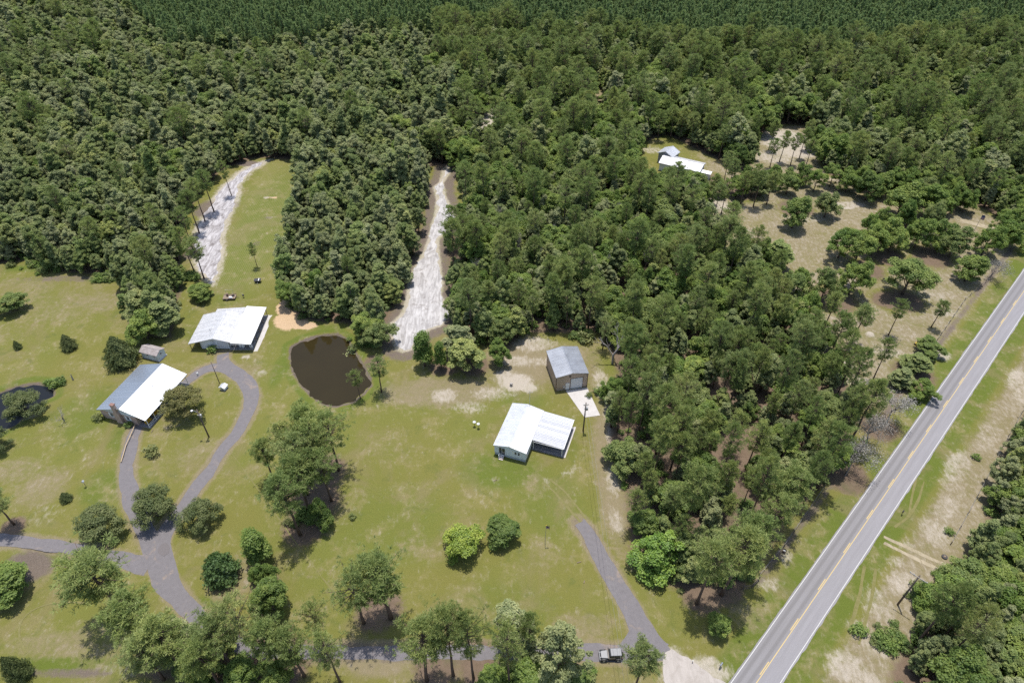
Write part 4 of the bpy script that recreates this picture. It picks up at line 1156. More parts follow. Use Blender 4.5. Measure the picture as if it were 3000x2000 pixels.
# the plantation in rows of slim pines: its own near rows as single trees
PLANT.sort(key=lambda p: (0 if abs(p[0]) < .76 * (p[1] * CT + CAM_H * ST) else 1, p[1]))
for (X, Y) in PLANT[:14]:
    tree('plantation', X, Y, 15.5 * frng.uniform(.9, 1.1), 1.5 * frng.uniform(.9, 1.2), 'slim dark pine in the front row of the far plantation', 'front row of the pine plantation')
instancer('pine_plantation', 'plantation', PLANT[14:], 'dense dark plantation of slim pines across the top of the picture', 'plantation', .78, 1.18, 61)
instancer('broadleaf_wood', 'hardwood', [w[1:3] for w in REST['hardwood']], 'far grey green broadleaf canopy filling the upper left and middle distance', 'woodland', seed=62)
instancer('oak_wood', 'oak', [w[1:3] for w in REST['oak']], 'far dark green oak canopy in the upper right distance', 'woodland', seed=63)
instancer('pine_wood', 'pine', [w[1:3] for w in REST['pine']], 'far scattered pines standing among the distant broadleaf canopy', 'woodland', seed=64)
print('trees', COUNT, {q: len(v) for q, v in REST.items()}, len(PLANT))
ux, uy, usx, usy = scatter(4.3, 72, lambda a, b: (b >= plant_line(a) - 6) & ((a < 1400) | (b < 520) | (a > 2000) | (np.sin(a * .9 + b * 1.7) > .3)) & ~((a > 1640) & (a < 1745) & (b > 985) & (b < 1085)))
instancer('understory', 'hardwood', list(zip(ux, uy)), 'low leafy understory between the taller trees of the woods', 'understory', .5, .74, 66)
# undergrowth at the wood edges and rough banks
ux, uy, usx, usy = scatter(3.0, 71, lambda a, b: (b > 420))
e = sdf(ux, uy, OPEN); sel = (e < 14) & (frng.rand(len(ux)) < .55)
under = list(zip(ux[sel], uy[sel]))
for (a, b, nn, rr) in [(110, 612, 40, 9), (250, 640, 26, 5), (128, 882, 12, 2.2), (2055, 1470, 30, 4), (2130, 1370, 26, 4), (2165, 1330, 14, 3), (850, 790, 14, 4), (470, 1540, 16, 6), (590, 1540, 16, 6), (1280, 1560, 14, 6), (1180, 1568, 10, 5),
                       (1340, 775, 10, 3), (440, 640, 14, 3), (1400, 900, 14, 3), (720, 1190, 14, 5), (1660, 1330, 14, 5)]:
    c = at(a, b)
    for _ in range(nn):
        under.append((c[0] + frng.normal() * rr * .5, c[1] + frng.normal() * rr * .22))
instancer('undergrowth', 'shrub', under, 'low green undergrowth along the wood edges and banks', 'undergrowth', .45, 1.25, 65)

# ------------------------------------------------------------------ buildings
ROOF_HOUSE = mat('house_metal_roof', (.44, .46, .50), .36, .5, .8, var=.04, vs=.8, rnd=.03)
ROOF_WHITE = mat('white_metal_roof', (.58, .59, .605), .42, .5, .45, var=.07, vs=.8, c2=(.50, .50, .505), stain=.2, ss=.6, rnd=.035)
ROOF_GALV = mat('galvalume_roof', (.34, .355, .38), .42, .5, .6, var=.10, vs=.8, c2=(.27, .28, .30), stain=.6, ss=.7, rnd=.07)
ROOF_OLD = mat('weathered_white_roof', (.50, .50, .505), .5, .5, .2, var=.14, vs=1.2, c2=(.40, .40, .40), stain=.5, ss=1.3, rnd=.06)
ROOF_FLAT = mat('bright_white_roof', (.66, .66, .66), .5, .4, .05, var=.05, vs=.8, rnd=.03)
SHINGLE = mat('grey_brown_shingle', (.235, .205, .195), .9, .2, var=.25, vs=5, c2=(.33, .30, .29), stain=.6, ss=1.4, bump=.5, bs=12, rnd=.08)
WALL_GREY = mat('pale_grey_siding', (.66, .69, .71), .6, .3, var=.05, vs=1.0)
WALL_WHITE = mat('white_siding', (.76, .77, .78), .6, .3, var=.06, vs=1.0, c2=(.52, .52, .50), stain=.3, ss=.8)
WALL_BLUE = mat('pale_blue_siding', (.62, .68, .71), .65, .3, var=.06, vs=1.0, c2=(.42, .45, .44), stain=.3, ss=.8)
WALL_TAN = mat('tan_metal_wall', (.46, .36, .28), .5, .4, .1, var=.05, vs=1.0, rnd=.04)
TRIM_RED = mat('dark_red_trim', (.12, .055, .045), .5, .4, var=.1)
TRIM_WHITE = mat('white_trim', (.72, .72, .71), .5, .4, var=.05)
GLASS = mat('window_glass', (.025, .03, .035), .08, .6, var=.2, vs=3)
DARK = mat('dark_metal', (.035, .035, .038), .5, .4, var=.2, vs=4)
RUST = mat('rusty_steel', (.13, .075, .05), .8, .3, var=.3, vs=6, c2=(.22, .19, .17), stain=.5, ss=4)
GREYM = mat('galvanised_steel', (.42, .43, .44), .45, .5, .5, var=.1, vs=4)
CONC = mat('concrete', (.42, .40, .385), .85, .3, var=.07, vs=1.2, c2=(.37, .35, .335), stain=.4, ss=.7, bump=.2, bs=20)
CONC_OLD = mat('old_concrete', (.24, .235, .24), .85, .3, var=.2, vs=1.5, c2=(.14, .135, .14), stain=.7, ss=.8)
WOOD = mat('weathered_wood', (.20, .155, .115), .9, .2, var=.25, vs=3, coords='obj')
WOOD_PALE = mat('pale_timber', (.40, .31, .20), .9, .2, var=.2, vs=3, coords='obj')
POLE_W = mat('pole_timber', (.125, .10, .085), .9, .2, var=.25, vs=2, coords='obj')
WHITE_P = mat('white_plastic', (.70, .70, .70), .4, .5, var=.04)
YELLOW_P = mat('yellow_paint', (.55, .33, .03), .5, .4, var=.1)
BLUE_P = mat('blue_paint', (.05, .09, .22), .5, .4, var=.1)
def brickmat():
    k = NT('brick_wall')
    P = k.n('TexCoord').outputs['Object']
    br = k.n('TexBrick', in_Scale=1.0, in_Color1=(.42, .27, .20), in_Color2=(.35, .21, .155), in_Mortar=(.48, .42, .36), in_Vector=k.n('Mapping', i0=P, i2=(math.pi / 2, 0, 0)).outputs[0])
    br.inputs['Mortar Size'].default_value = .012; br.inputs['Brick Width'].default_value = .22; br.inputs['Row Height'].default_value = .075
    c = k.n('HueSaturation', in_Color=br.outputs[0], in_Value=k.math('MULTIPLY_ADD', k.noise(2.0, 4, .6, P), .5, .75)).outputs[0]
    k.set(k.b.inputs['Base Color'], c); k.b.inputs['Roughness'].default_value = .9
    return k.m
BRICK = brickmat()

def ribbed_panel(name, m, pw, p0, p1, ribs=3, rib_h=.04, th=.03, gap=.006):
    """one sheet of ribbed metal: pw wide along y, running from p0 to p1 (x,z pairs)"""
    prof = [(gap, 0)]
    for i in range(ribs):
        c = pw * (i + .5) / ribs
        prof += [(c - .055, 0), (c - .022, rib_h), (c + .022, rib_h), (c + .055, 0)]
    prof += [(pw - gap, 0)]
    d = Vector((p1[0] - p0[0], 0, p1[1] - p0[1])).normalized()
    nrm = Vector((-d.z, 0, d.x))
    if nrm.z < 0: nrm = -nrm
    n = len(prof)
    vs, fs = [], []
    for (x, z) in (p0, p1):
        vs += [Vector((x, y, z)) + nrm * h for y, h in prof]
        vs += [Vector((x, gap, z)) - nrm * th, Vector((x, pw - gap, z)) - nrm * th]
    m_ = n + 2
    for i in range(n - 1): fs.append((i, i + 1, m_ + i + 1, m_ + i))
    fs.append((n, n + 1, m_ + n + 1, m_ + n)); fs.append((0, n, m_ + n, m_)); fs.append((n - 1, m_ + n - 1, m_ + n + 1, n + 1))
    fs.append(tuple(range(n)) + (n + 1, n)); fs.append(tuple(range(m_, m_ + n)) + (m_ + n + 1, m_ + n))
    return MB().add(vs, fs).mesh(name, m)
def slope(parent, m, p0, p1, y0, y1, count, ribs=3, rib_h=.04, jit=.0, name='roof_panel'):
    pw = (y1 - y0) / count
    me = ribbed_panel(name, m, pw, p0, p1, ribs, rib_h)
    for i in range(count):
        o = obj(name, me, parent, (0, y0 + i * pw, random.Random(i * 7 + count).uniform(-jit, jit)))
def gable_roof(root, m, W0, zr, xr, W1, z0, z1, y0, y1, count, cap=None, ribs=3, rib_h=.04, m2=None):
    """W0/z0 left eave, xr/zr ridge, W1/z1 right eave"""
    cap_m = cap or m
    mb = MB()
    sl = (zr - z0) / (xr - W0); sr = (zr - z1) / (W1 - xr)
    mb.prism([(xr - .22, zr - .22 * sl + .05), (xr, zr + .085), (xr + .22, zr - .22 * sr + .05), (xr + .2, zr - .2 * sr + .02), (xr, zr + .04), (xr - .2, zr - .2 * sl + .02)], y0 - .01, y1 + .01)
    # eave fascia and rake boards
    for x, z in ((W0, z0), (W1, z1)):
        s_ = 1 if x > xr else -1
        mb.box(min(x + s_ * .012, x + s_ * .05), max(x + s_ * .012, x + s_ * .05), y0 - .02, y1 + .02, z - .17, z + .03)
    for y in (y0 - .055, y1 + .015):
        mb.hexa([(W0, y, z0 - .15), (xr, y, zr - .15), (xr, y + .04, zr - .15), (W0, y + .04, z0 - .15)], [(W0, y, z0 + .03), (xr, y, zr + .03), (xr, y + .04, zr + .03), (W0, y + .04, z0 + .03)])
        mb.hexa([(xr, y, zr - .15), (W1, y, z1 - .15), (W1, y + .04, z1 - .15), (xr, y + .04, zr - .15)], [(xr, y, zr + .03), (W1, y, z1 + .03), (W1, y + .04, z1 + .03), (xr, y + .04, zr + .03)])
    roof = mb.build('roof', cap_m, root)
    slope(roof, m, (W0, z0), (xr, zr), y0, y1, count, ribs, rib_h)
    slope(roof, m2 or m, (W1, z1), (xr, zr), y0, y1, count, ribs, rib_h)
    return roof
def gable_box(x0, x1, y0, y1, zb, prof):
    """solid walls below a gable: prof = [(x,z) ... ] top line from x0 to x1"""
    return MB().prism([(x0, zb), (x1, zb)] + prof[::-1], y0, y1)
def window(parent, x0, x1, z0, z1, y, face=-1, axis='y', name='window', shutters=False, fm=None, cross=True):
    """framed window on a wall; axis y: wall normal is -y or +y, axis x: wall normal along x"""
    fm = fm or TRIM_WHITE
    def B(mb, a0, a1, b0, b1, d0, d1):
        lo, hi = sorted((y + face * d0, y + face * d1))
        return mb.box(a0, a1, lo, hi, b0, b1) if axis == 'y' else mb.box(lo, hi, a0, a1, b0, b1)
    g = B(MB(), x0 + .05, x1 - .05, z0 + .05, z1 - .05, .002, .02).build('pane', GLASS)
    f = MB()
    t = .07
    B(f, x0, x1, z0, z0 + t, .0, .06); B(f, x0, x1, z1 - t, z1, .0, .06); B(f, x0, x0 + t, z0 + t, z1 - t, .0, .06); B(f, x1 - t, x1, z0 + t, z1 - t, .0, .06)
    if cross: B(f, x0 + t, x1 - t, (z0 + z1) / 2 - .02, (z0 + z1) / 2 + .02, .0, .05)
    w = f.build(name, fm, parent)
    g.parent = w
    B(MB(), x0 - .06, x1 + .06, z0 - .09, z0 - .005, .0, .11).build('sill', fm, w)
    if shutters:
        for a0, a1 in ((x0 - .36, x0 - .04), (x1 + .04, x1 + .36)):
            B(MB(), a0, a1, z0, z1, .0, .045).build('shutter', TRIM_WHITE, w)
    return w
def door(parent, x0, x1, z0, z1, y, m, face=-1, axis='y', name='door'):
    def B(mb, a0, a1, b0, b1, d0, d1):
        lo, hi = sorted((y + face * d0, y + face * d1))
        return mb.box(a0, a1, lo, hi, b0, b1) if axis == 'y' else mb.box(lo, hi, a0, a1, b0, b1)
    d = B(MB(), x0, x1, z0, z1, .0, .05).build(name, m, parent)
    f = MB(); B(f, x0 - .08, x0 - .004, z0, z1, 0, .07); B(f, x1 + .004, x1 + .08, z0, z1, 0, .07); B(f, x0 - .08, x1 + .08, z1 + .004, z1 + .09, 0, .07)
    f.build('frame', TRIM_WHITE, d)
    B(MB(), x1 - .14, x1 - .07, z0 + .92, z0 + 1.02, .05, .1).build('handle', GREYM, d)
    return d
def box_part(name, m, parent, *b):
    return MB().box(*b).build(name, m, parent)

# --- white manufactured home with carport
home = empty('manufactured_home', (1.6, 99.85, 0), R(-18.7))
tag(home, 'pale grey manufactured home with white metal roof and attached open carport', 'house')
gable_box(-3.55, 3.55, -6.3, 6.3, .75, [(-3.55, 3.12), (-.15, 3.86), (3.55, 3.12)]).build('wall', WALL_GREY, home)
MB().box(-3.49, 3.49, -6.24, 6.24, 0, .745).build('skirting', mat('skirting', (.44, .46, .48), .7, .3, var=.1), home)
for i in range(7):      # lap boards on the gable end and the long side
    zz = .83 + i * .33
    o = MB().box(-3.56, 3.56, -6.325, -6.302, zz, zz + .315).build('siding_board', WALL_GREY, home)
for i in range(7):
    zz = .83 + i * .33
    MB().box(3.552, 3.575, -6.32, 6.3, zz, zz + .315).build('siding_board', WALL_GREY, home)
gable_roof(home, ROOF_WHITE, -3.72, 4.05, -.15, 3.72, 3.22, 3.22, -6.52, 6.52, 14, ribs=3)
window(home, 1.0, 1.55, 1.65, 2.75, -6.325); window(home, 1.7, 2.25, 1.65, 2.75, -6.325)
for x0, x1 in ((.55, .92), (2.33, 2.7)):
    MB().box(x0, x1, -6.37, -6.326, 1.62, 2.78).build('shutter', TRIM_WHITE, home)
sl = door(home, -2.5, -1.15, .8, 2.85, -6.325, GLASS, name='sliding_door')
MB().box(-1.87, -1.8, -6.40, -6.376, .8, 2.85).build('mullion', TRIM_WHITE, sl)
window(home, -5.6, -4.7, 1.7, 2.7, 3.575, 1, 'x'); window(home, -3.8, -3.1, 1.9, 2.7, 3.575, 1, 'x')
st = empty('porch_steps', (0, 0, 0)); st.parent = home
for i in range(4):
    MB().box(-2.3, -1.3, -6.62 - .27 * i, -6.38 - .27 * i, .62 - .17 * i, .67 - .17 * i).build('tread', TRIM_WHITE, st)
MB().hexa([(-2.29, -7.45, 0), (-1.31, -7.45, 0), (-1.31, -6.39, 0), (-2.29, -6.39, 0)], [(-2.29, -7.45, .1), (-1.31, -7.45, .1), (-1.31, -6.39, .6), (-2.29, -6.39, .6)]).build('stringer', mat('red_brown_step', (.16, .07, .06), .8, .3, var=.1), st)
MB().box(-2.32, -2.27, -7.4, -6.4, .02, 1.3).build('side_panel', WALL_GREY, st)
cp = empty('carport', (0, 0, 0)); cp.parent = home
slope(cp, mat('striped_carport_white', (.40, .41, .435), .45, .5, .5, var=.06, vs=.8, rnd=.13), (10.8, 2.72), (3.74, 3.10), -2.35, 6.55, 11, ribs=2, rib_h=.05)
mb = MB().box(10.815, 10.9, -2.36, 6.56, 2.56, 2.74).box(3.9, 10.8, -2.44, -2.362, 2.60, 2.70)
mb.build('gutter', TRIM_WHITE, cp)
for (x, y) in ((10.5, -2.2), (10.5, 2.1), (10.5, 6.3), (4.0, -2.2)):
    MB().box(x - .07, x + .07, y - .07, y + .07, .1, 2.62 if x > 5 else 2.92).build('post', TRIM_WHITE, cp)
MB().box(3.58, 10.95, -2.5, 6.7, -.1, .085).build('slab', CONC_OLD, cp)
MB().box(10.955, 11.35, -2.4, 6.9, -.1, .05).build('slab_edge', CONC, cp)
MB().tube([(.25, 6.75, 0), (.25, 6.75, 4.3)], .05, 6).build('mast_foot', GREYM, home)
mb = MB().tube([(.25, 6.75, 4.3), (.25, 6.75, 8.2)], .035, 6)
mb.tube([(-.5, 6.75, 8.0), (1.0, 6.75, 8.0)], .02, 4).tube([(-.3, 6.5, 7.7), (.8, 7.0, 7.7)], .02, 4).tube([(.25, 6.1, 8.1), (.25, 7.4, 8.1)], .02, 4)
mb.build('antenna_mast', GREYM, home)
MB().tube([(1.4, -1.6, 3.6), (1.4, -1.6, 4.05)], .07, 8).build('vent_pipe', GREYM, home)

# --- tan metal building
shop = empty('metal_building', (13.3, 119.45, 0), R(11.8))
tag(shop, 'tan ribbed metal building with grey gable roof and white roll up door', 'building')
hw, hl, eh, rh = 3.86, 4.68, 4.62, 5.42
gable_box(-hw + .06, hw - .06, -hl + .06, hl - .06, 0, [(-hw + .06, eh - .1), (0, rh - .12), (hw - .06, eh - .1)]).build('wall', WALL_TAN, shop)
def wall_sheets(parent, m, a0, a1, count, pos, axis, top):
    pw = (a1 - a0) / count
    for i in range(count):
        x0, x1 = a0 + i * pw + .006, a0 + (i + 1) * pw - .006
        mb = MB()
        s_ = 1 if pos > 0 else -1
        def B(u0, u1, d0, d1):
            lo, hi = sorted((pos + s_ * d0, pos + s_ * d1))
            zt = min(top(u0), top(u1))
            if axis == 'y': mb.hexa([(u0, lo, .02), (u1, lo, .02), (u1, hi, .02), (u0, hi, .02)], [(u0, lo, top(u0)), (u1, lo, top(u1)), (u1, hi, top(u1)), (u0, hi, top(u0))])
            else: mb.box(lo, hi, u0, u1, .02, zt)
        B(x0, x1, -.055, -.02)
        for q in range(3):
            c = x0 + (x1 - x0) * (q + .5) / 3
            B(c - .045, c + .045, -.0201, .012)
        mb.build('wall_panel', m, parent)
wall_sheets(shop, WALL_TAN, -hw + .05, -.36, 4, -hl, 'y', lambda x: eh - .05 + (rh - eh) * (1 - abs(x) / hw))
wall_sheets(shop, WALL_TAN, 2.78, hw - .05, 1, -hl, 'y', lambda x: eh - .05 + (rh - eh) * (1 - abs(x) / hw))
wall_sheets(shop, WALL_TAN, -hl + .06, hl - .06, 10, -hw, 'x', lambda x: eh - .04)
wall_sheets(shop, WALL_TAN, -hl + .06, hl - .06, 10, hw, 'x', lambda x: eh - .04)
MB().hexa([(-.36, -hl - .01, 3.55), (2.78, -hl - .01, 3.55), (2.78, -hl + .055, 3.55), (-.36, -hl + .055, 3.55)], [(-.36, -hl - .01, 5.25), (2.78, -hl - .01, 4.78), (2.78, -hl + .055, 4.78), (-.36, -hl + .055, 5.25)]).build('header_panel', WALL_TAN, shop)
gable_roof(shop, ROOF_GALV, -hw - .1, rh, 0, hw + .1, eh, eh, -hl - .12, hl + .12, 10, ribs=3, cap=ROOF_GALV)
MB().box(-hw - .12, hw + .12, -hl - .20, -hl - .185, eh - .19, eh - .17).build('rake_trim', TRIM_RED, shop)
for x in (-hw - .02, hw + .02):
    MB().box(x - .06, x + .06, -hl - .06, -hl + .05, 0, eh - .05).build('corner_trim', TRIM_RED, shop)
rd = MB().box(-.28, 2.68, -hl - .02, -hl + .02, .03, 3.5).build('roll_up_door', TRIM_WHITE, shop)
for i in range(6):
    MB().box(-.26, 2.66, -hl - .06, -hl - .024, .05 + i * .575, .05 + i * .575 + .555).build('door_panel', mat('door_white', (.60, .61, .62), .5, .4, var=.03, rnd=.02) if i == 0 else bpy.data.materials['door_white'], rd)
f = MB().box(-.36, -.285, -hl - .07, -hl + .03, 0, 3.58).box(2.685, 2.78, -hl - .07, -hl + .03, 0, 3.58).box(-.36, 2.78, -hl - .07, -hl + .03, 3.505, 3.58)
f.build('door_frame', TRIM_RED, rd)
door(shop, -1.42, -.62, .03, 2.1, -hl - .015, TRIM_WHITE, name='door')
box_part('light_fixture', DARK, shop, -.75, -.35, -hl - .28, -hl - .02, 4.25, 4.42)
box_part('meter_box', WHITE_P, shop, -2.05, -1.8, -hl - .16, -hl - .02, .9, 1.4)
MB().tube([(-1.92, -hl - .1, 0), (-1.92, -hl - .1, .9)], .04, 6).build('conduit', GREYM, shop)
sheet('concrete_apron', [[(12.9, 114.25), (18.1, 115.35), (20.38, 106.34), (16.73, 105.66)]], .06, CONC, 'pale concrete apron in front of the tan metal building')

# --- brick house
house = empty('brick_house', (-86.3, 111.15, 0), R(-15.3))
tag(house, 'long brick house with white metal gable roof, chimney and railed porch', 'house')
gable_box(-6.15, 3.4, -7.25, 7.2, 0, [(-6.15, 2.86), (.5, 4.86), (3.4, 3.96)]).build('wall', BRICK, house)
MB().hexa([(-6.14, -7.29, 2.72), (3.4, -7.29, 2.72), (3.4, -7.252, 2.72), (-6.14, -7.252, 2.72)], [(-6.14, -7.29, 2.82), (.5, -7.29, 2.82), (.5, -7.252, 2.82), (-6.14, -7.252, 2.82)]).build('frieze', WALL_WHITE, house)
MB().add([(-6.1, -7.285, 2.84), (6.2, -7.285, 2.84), (6.2, -7.285, 2.95), (.5, -7.285, 4.82), (-6.1, -7.285, 2.9), (-6.1, -7.25, 2.84), (6.2, -7.25, 2.84), (6.2, -7.25, 2.95), (.5, -7.25, 4.82), (-6.1, -7.25, 2.9)],
         [(0, 1, 2, 3, 4), (9, 8, 7, 6, 5), (0, 5, 6, 1), (1, 6, 7, 2), (2, 7, 8, 3), (3, 8, 9, 4), (4, 9, 5, 0)]).build('gable_board', WALL_BLUE, house)
gable_roof(house, ROOF_HOUSE, -6.5, 5.05, .5, 6.5, 2.9, 3.0, -7.65, 7.65, 17, ribs=3)
window(house, -3.6, -2.7, 1.2, 2.4, -7.26, shutters=True); window(house, .8, 1.6, 1.2, 2.4, -7.26, shutters=True)
for y in (-5.6, -2.4, 2.2, 5.2):
    window(house, y - .5, y + .5, 1.1, 2.3, 3.41, 1, 'x')
door(house, -.5, .45, .1, 2.15, 3.41, TRIM_WHITE, 1, 'x')
ch = MB().box(-1.85, -.35, -7.85, -7.3, 0, 3.1).hexa([(-1.85, -7.85, 3.1), (-.35, -7.85, 3.1), (-.35, -7.3, 3.1), (-1.85, -7.3, 3.1)], [(-1.5, -7.85, 3.7), (-.6, -7.85, 3.7), (-.6, -7.3, 3.7), (-1.5, -7.3, 3.7)])
ch.box(-1.5, -.6, -7.84, -7.2, 3.7, 5.9)
chim = ch.build('chimney', BRICK, house)
MB().box(-1.58, -.52, -7.92, -7.12, 5.9, 6.05).build('cap', mat('chimney_cap', (.20, .12, .10), .9, .2, var=.2), chim)
MB().tube([(-1.0, -6.6, 4.4), (-1.0, -6.6, 6.9)], .025, 5).tube([(-1.4, -6.6, 6.7), (-.6, -6.6, 6.7)], .018, 4).build('aerial', GREYM, house)
MB().box(3.41, 6.45, -7.4, 7.4, -.05, .12).build('porch_floor', CONC_OLD, house)
for i in range(7):
    y = -7.2 + i * 2.4
    MB().box(6.12, 6.24, y - .06, y + .06, .12, 2.9).build('porch_post', TRIM_WHITE, house)
    if i < 5:
        rl_ = MB().box(6.15, 6.21, y + .07, y + 2.33, .95, 1.03).box(6.15, 6.21, y + .07, y + 2.33, .2, .26).build('railing', TRIM_WHITE, house)
        me_ = MB().tube([(6.18, y + .1, .26), (6.18, y + 2.3, .95)], .03, 4).tube([(6.18, y + 2.3, .26), (6.18, y + .1, .95)], .03, 4)
        me_.build('brace', TRIM_WHITE, rl_)
MB().box(-6.9, -6.52, -1.5, 2.2, 0, 1.2).build('rear_bay', WALL_WHITE, house)
for (x, y) in ((2.6, 1.0), (3.9, 3.4)):
    z = 5.05 - (x - .5) * (5.05 - 3.0) / 6.0
    MB().tube([(x, y, z), (x, y, z + .35)], .07, 7).build('vent_pipe', DARK, house)
for k_, y in enumerate((-5.9, -3.3)):
    loc = house.matrix_basis @ Vector((5.1, y, .12))
    b = empty('porch_bench', tuple(loc), R(-15.3))
    tag(b, ['yellow bench on the brick house porch, nearest the front', 'yellow bench on the brick house porch, second from the front'][k_], 'bench')
    MB().box(-.3, .3, -.85, .85, .42, .5).build('seat', YELLOW_P, b); MB().box(-.36, -.28, -.85, .85, .5, 1.0).build('backrest', YELLOW_P, b)
    for sx_ in (-.26, .26):
        for sy_ in (-.78, .78): MB().box(sx_ - .04, sx_ + .04, sy_ - .04, sy_ + .04, 0, .42).build('leg', YELLOW_P, b)

# --- white garage with carports
gar = empty('garage', (-74.2, 128.4, 0), 0)
tag(gar, 'wide white garage with open carports on both sides below the grass lane', 'garage')
gable_box(-5.2, 1.9, .85, 11.3, 0, [(-5.2, 2.80), (-1.1, 3.94), (1.9, 3.02)]).build('wall', WALL_WHITE, gar)
gable_roof(gar, ROOF_OLD, -7.75, 4.1, -1.1, 2.95, 2.35, 2.86, 0, 11.6, 13, ribs=3)
bk = empty('rear_roof', (0, 0, 0)); bk.parent = gar
slope(bk, ROOF_OLD, (-5.0, 2.25), (2.9, 2.85), 11.75, 14.2, 3)
MB().box(-4.6, 2.6, 13.6, 13.75, 0, 2.3).build('rear_wall', WALL_WHITE, gar)
c2 = empty('carport', (0, 0, 0)); c2.parent = gar
slope(c2, ROOF_FLAT, (8.15, 2.62), (3.05, 3.02), -.35, 14.45, 12, ribs=2, rib_h=.03)
MB().box(8.16, 8.24, -.4, 14.5, 2.42, 2.66).box(3.1, 8.16, -.44, -.36, 2.50, 2.64).build('fascia', TRIM_WHITE, c2)
for y in (-.1, 3.5, 7.1, 10.7, 14.2): MB().box(7.85, 7.97, y - .06, y + .06, 0, 2.6).build('post', WOOD, c2)
MB().box(1.95, 8.05, .3, 14.2, -.05, .06).build('slab', CONC_OLD, c2)
for y in (.2, 4, 7.8, 11.3): MB().box(-7.6, -7.48, y - .06, y + .06, 0, 2.34).build('post', WOOD, gar)
gd = MB().box(-.8, 1.6, .80, .85, .04, 2.25).build('garage_door', TRIM_WHITE, gar)
for i in range(4): MB().box(-.78, 1.58, .765, .798, .06 + i * .55, .06 + i * .55 + .53).build('door_panel', bpy.data.materials['door_white'], gd)
door(gar, -2.3, -1.4, .04, 2.1, .85, WALL_WHITE)
window(gar, -1.75, -1.25, 2.3, 2.6, .85, cross=False, name='vent')
MB().tube([(-3.0, 3.6, 3.5), (-3.0, 3.6, 4.3)], .08, 7).build('flue', GREYM, gar)
sheet('concrete_slab', [ragged([(-65.9, 128.2), (-65.1, 128.4), (-64.4, 142.6), (-66.2, 142.8)], .12, 81)], .012, CONC, 'narrow bare concrete strip along the garage carport')
for k_, (x, y) in enumerate(((-69.7, 129.9), (-68.9, 129.7), (-66.9, 129.6))):
    d = MB().tube([(0, 0, 0), (0, 0, .08), (0, 0, .5), (0, 0, .95), (0, 0, 1.0)], [.32, .36, .38, .36, .2], 12).build('barrel', WHITE_P, None, (x, y, .06), smooth=True)
    tag(d, ['left of the two white barrels under the garage carport', 'right of the two white barrels under the garage carport', 'white barrel alone at the outer post of the garage carport'][k_], 'barrel')

# --- small shed, pump house
shed = empty('garden_shed', (-90.5, 126.45, 0), R(-18.0))
tag(shed, 'small pale blue shed with faded brown shingle roof above the brick house', 'shed')
MB().prism([(-1.35, 0), (1.35, 0), (1.35, 2.1), (0, 2.75), (-1.35, 2.1)], -2.45, 2.45).build('wall', WALL_BLUE, shed)
shed.rotation_euler = (0, 0, R(-18.0 + 90))
rf = MB().prism([(-.14, 2.84), (0, 2.91), (.14, 2.84), (.12, 2.81), (0, 2.87), (-.12, 2.81)], -2.72, 2.72).build('roof', SHINGLE, shed)
for s_ in (-1, 1):
    for i in range(6):
        t0, t1 = i / 6, (i + 1) / 6 + .03
        x0, x1 = 1.62 * (1 - t0), 1.62 * (1 - min(t1, 1)); z0, z1 = 2.03 + .8 * t0, 2.03 + .8 * min(t1, 1)
        q = [(s_ * x0, -2.7, z0 + .035), (s_ * x1, -2.7, z1 + .01), (s_ * x1, 2.7, z1 + .01), (s_ * x0, 2.7, z0 + .035)]
        MB().hexa([(a, b, c - .05) for a, b, c in q], q).build('shingle_course', SHINGLE, rf)
window(shed, -1.9, -1.1, 1.1, 1.7, -1.36, -1, 'x'); window(shed, .1, .75, 1.1, 1.8, -1.36, -1, 'x')
window(shed, -.4, .35, 1.3, 1.95, -2.46, -1, 'y')
box_part('floor_plinth', CONC, shed, -1.45, 1.45, -2.75, 2.5, -.05, .1)

well = empty('pump_house', (-69.25, 114.9, 0), R(-14))
tag(well, 'tiny white pump house with metal gable roof inside the driveway loop', 'shed')
gable_box(-.55, .55, -.6, .6, 0, [(-.55, .85), (0, 1.12), (.55, .85)]).build('wall', WALL_WHITE, well)
gable_roof(well, ROOF_WHITE, -.78, 1.28, 0, .78, .92, .92, -.75, .75, 2, ribs=2, rib_h=.02)
box_part('hatch', GREYM, well, -.3, .3, -.63, -.602, .1, .7)
box_part('plinth', CONC_OLD, well, -.66, .66, -.7, .7, -.05, .06)

# --- houses in the far wood
def far_house(x, y, rz, w, l, e, r, m, wm, label, n, name='house', left=True):
    h = empty(name, (x, y, 0), R(rz)); tag(h, label, 'house' if name == 'house' else 'shed')
    gable_box(-w / 2 + .3, w / 2 - .3, -l / 2 + .3, l / 2 - .3, 0, [(-w / 2 + .3, e - .1), (0, r - .14), (w / 2 - .3, e - .1)]).build('wall', wm, h)
    gable_roof(h, m, -w / 2, r, 0, w / 2, e, e, -l / 2, l / 2, n, ribs=3)
    if l > 5:
        for yy in np.arange(-l / 2 + 1.6, l / 2 - 1, 3.0): window(h, yy - .45, yy + .45, 1.0, 2.1, w / 2 - .3, 1, 'x')
        window(h, -.5, .5, 1.0, 2.1, -l / 2 + .3); door(h, w / 2 - 2.0, w / 2 - 1.1, .05, 2.05, -l / 2 + .3, DARK)
    return h
fx, fy = at(1533, 371)
far_house(fx, fy, -38, 6.2, 5.6, 3.6, 5.0, ROOF_WHITE, mat('grey_block', (.25, .26, .28), .8, .3, var=.1), 'far house with bright white gable roof among the trees', 6)
fx, fy = at(1564, 392)
far_house(fx, fy, 62, 7.6, 15.0, 3.0, 4.0, ROOF_OLD, WALL_GREY, 'long far house with streaked white metal roof among the trees', 16)
fx, fy = at(1618, 408)
far_house(fx, fy, 62, 2.4, 4.2, 2.2, 2.6, ROOF_FLAT, WALL_WHITE, 'small white roofed shed beside the long far house', 4, 'shed')

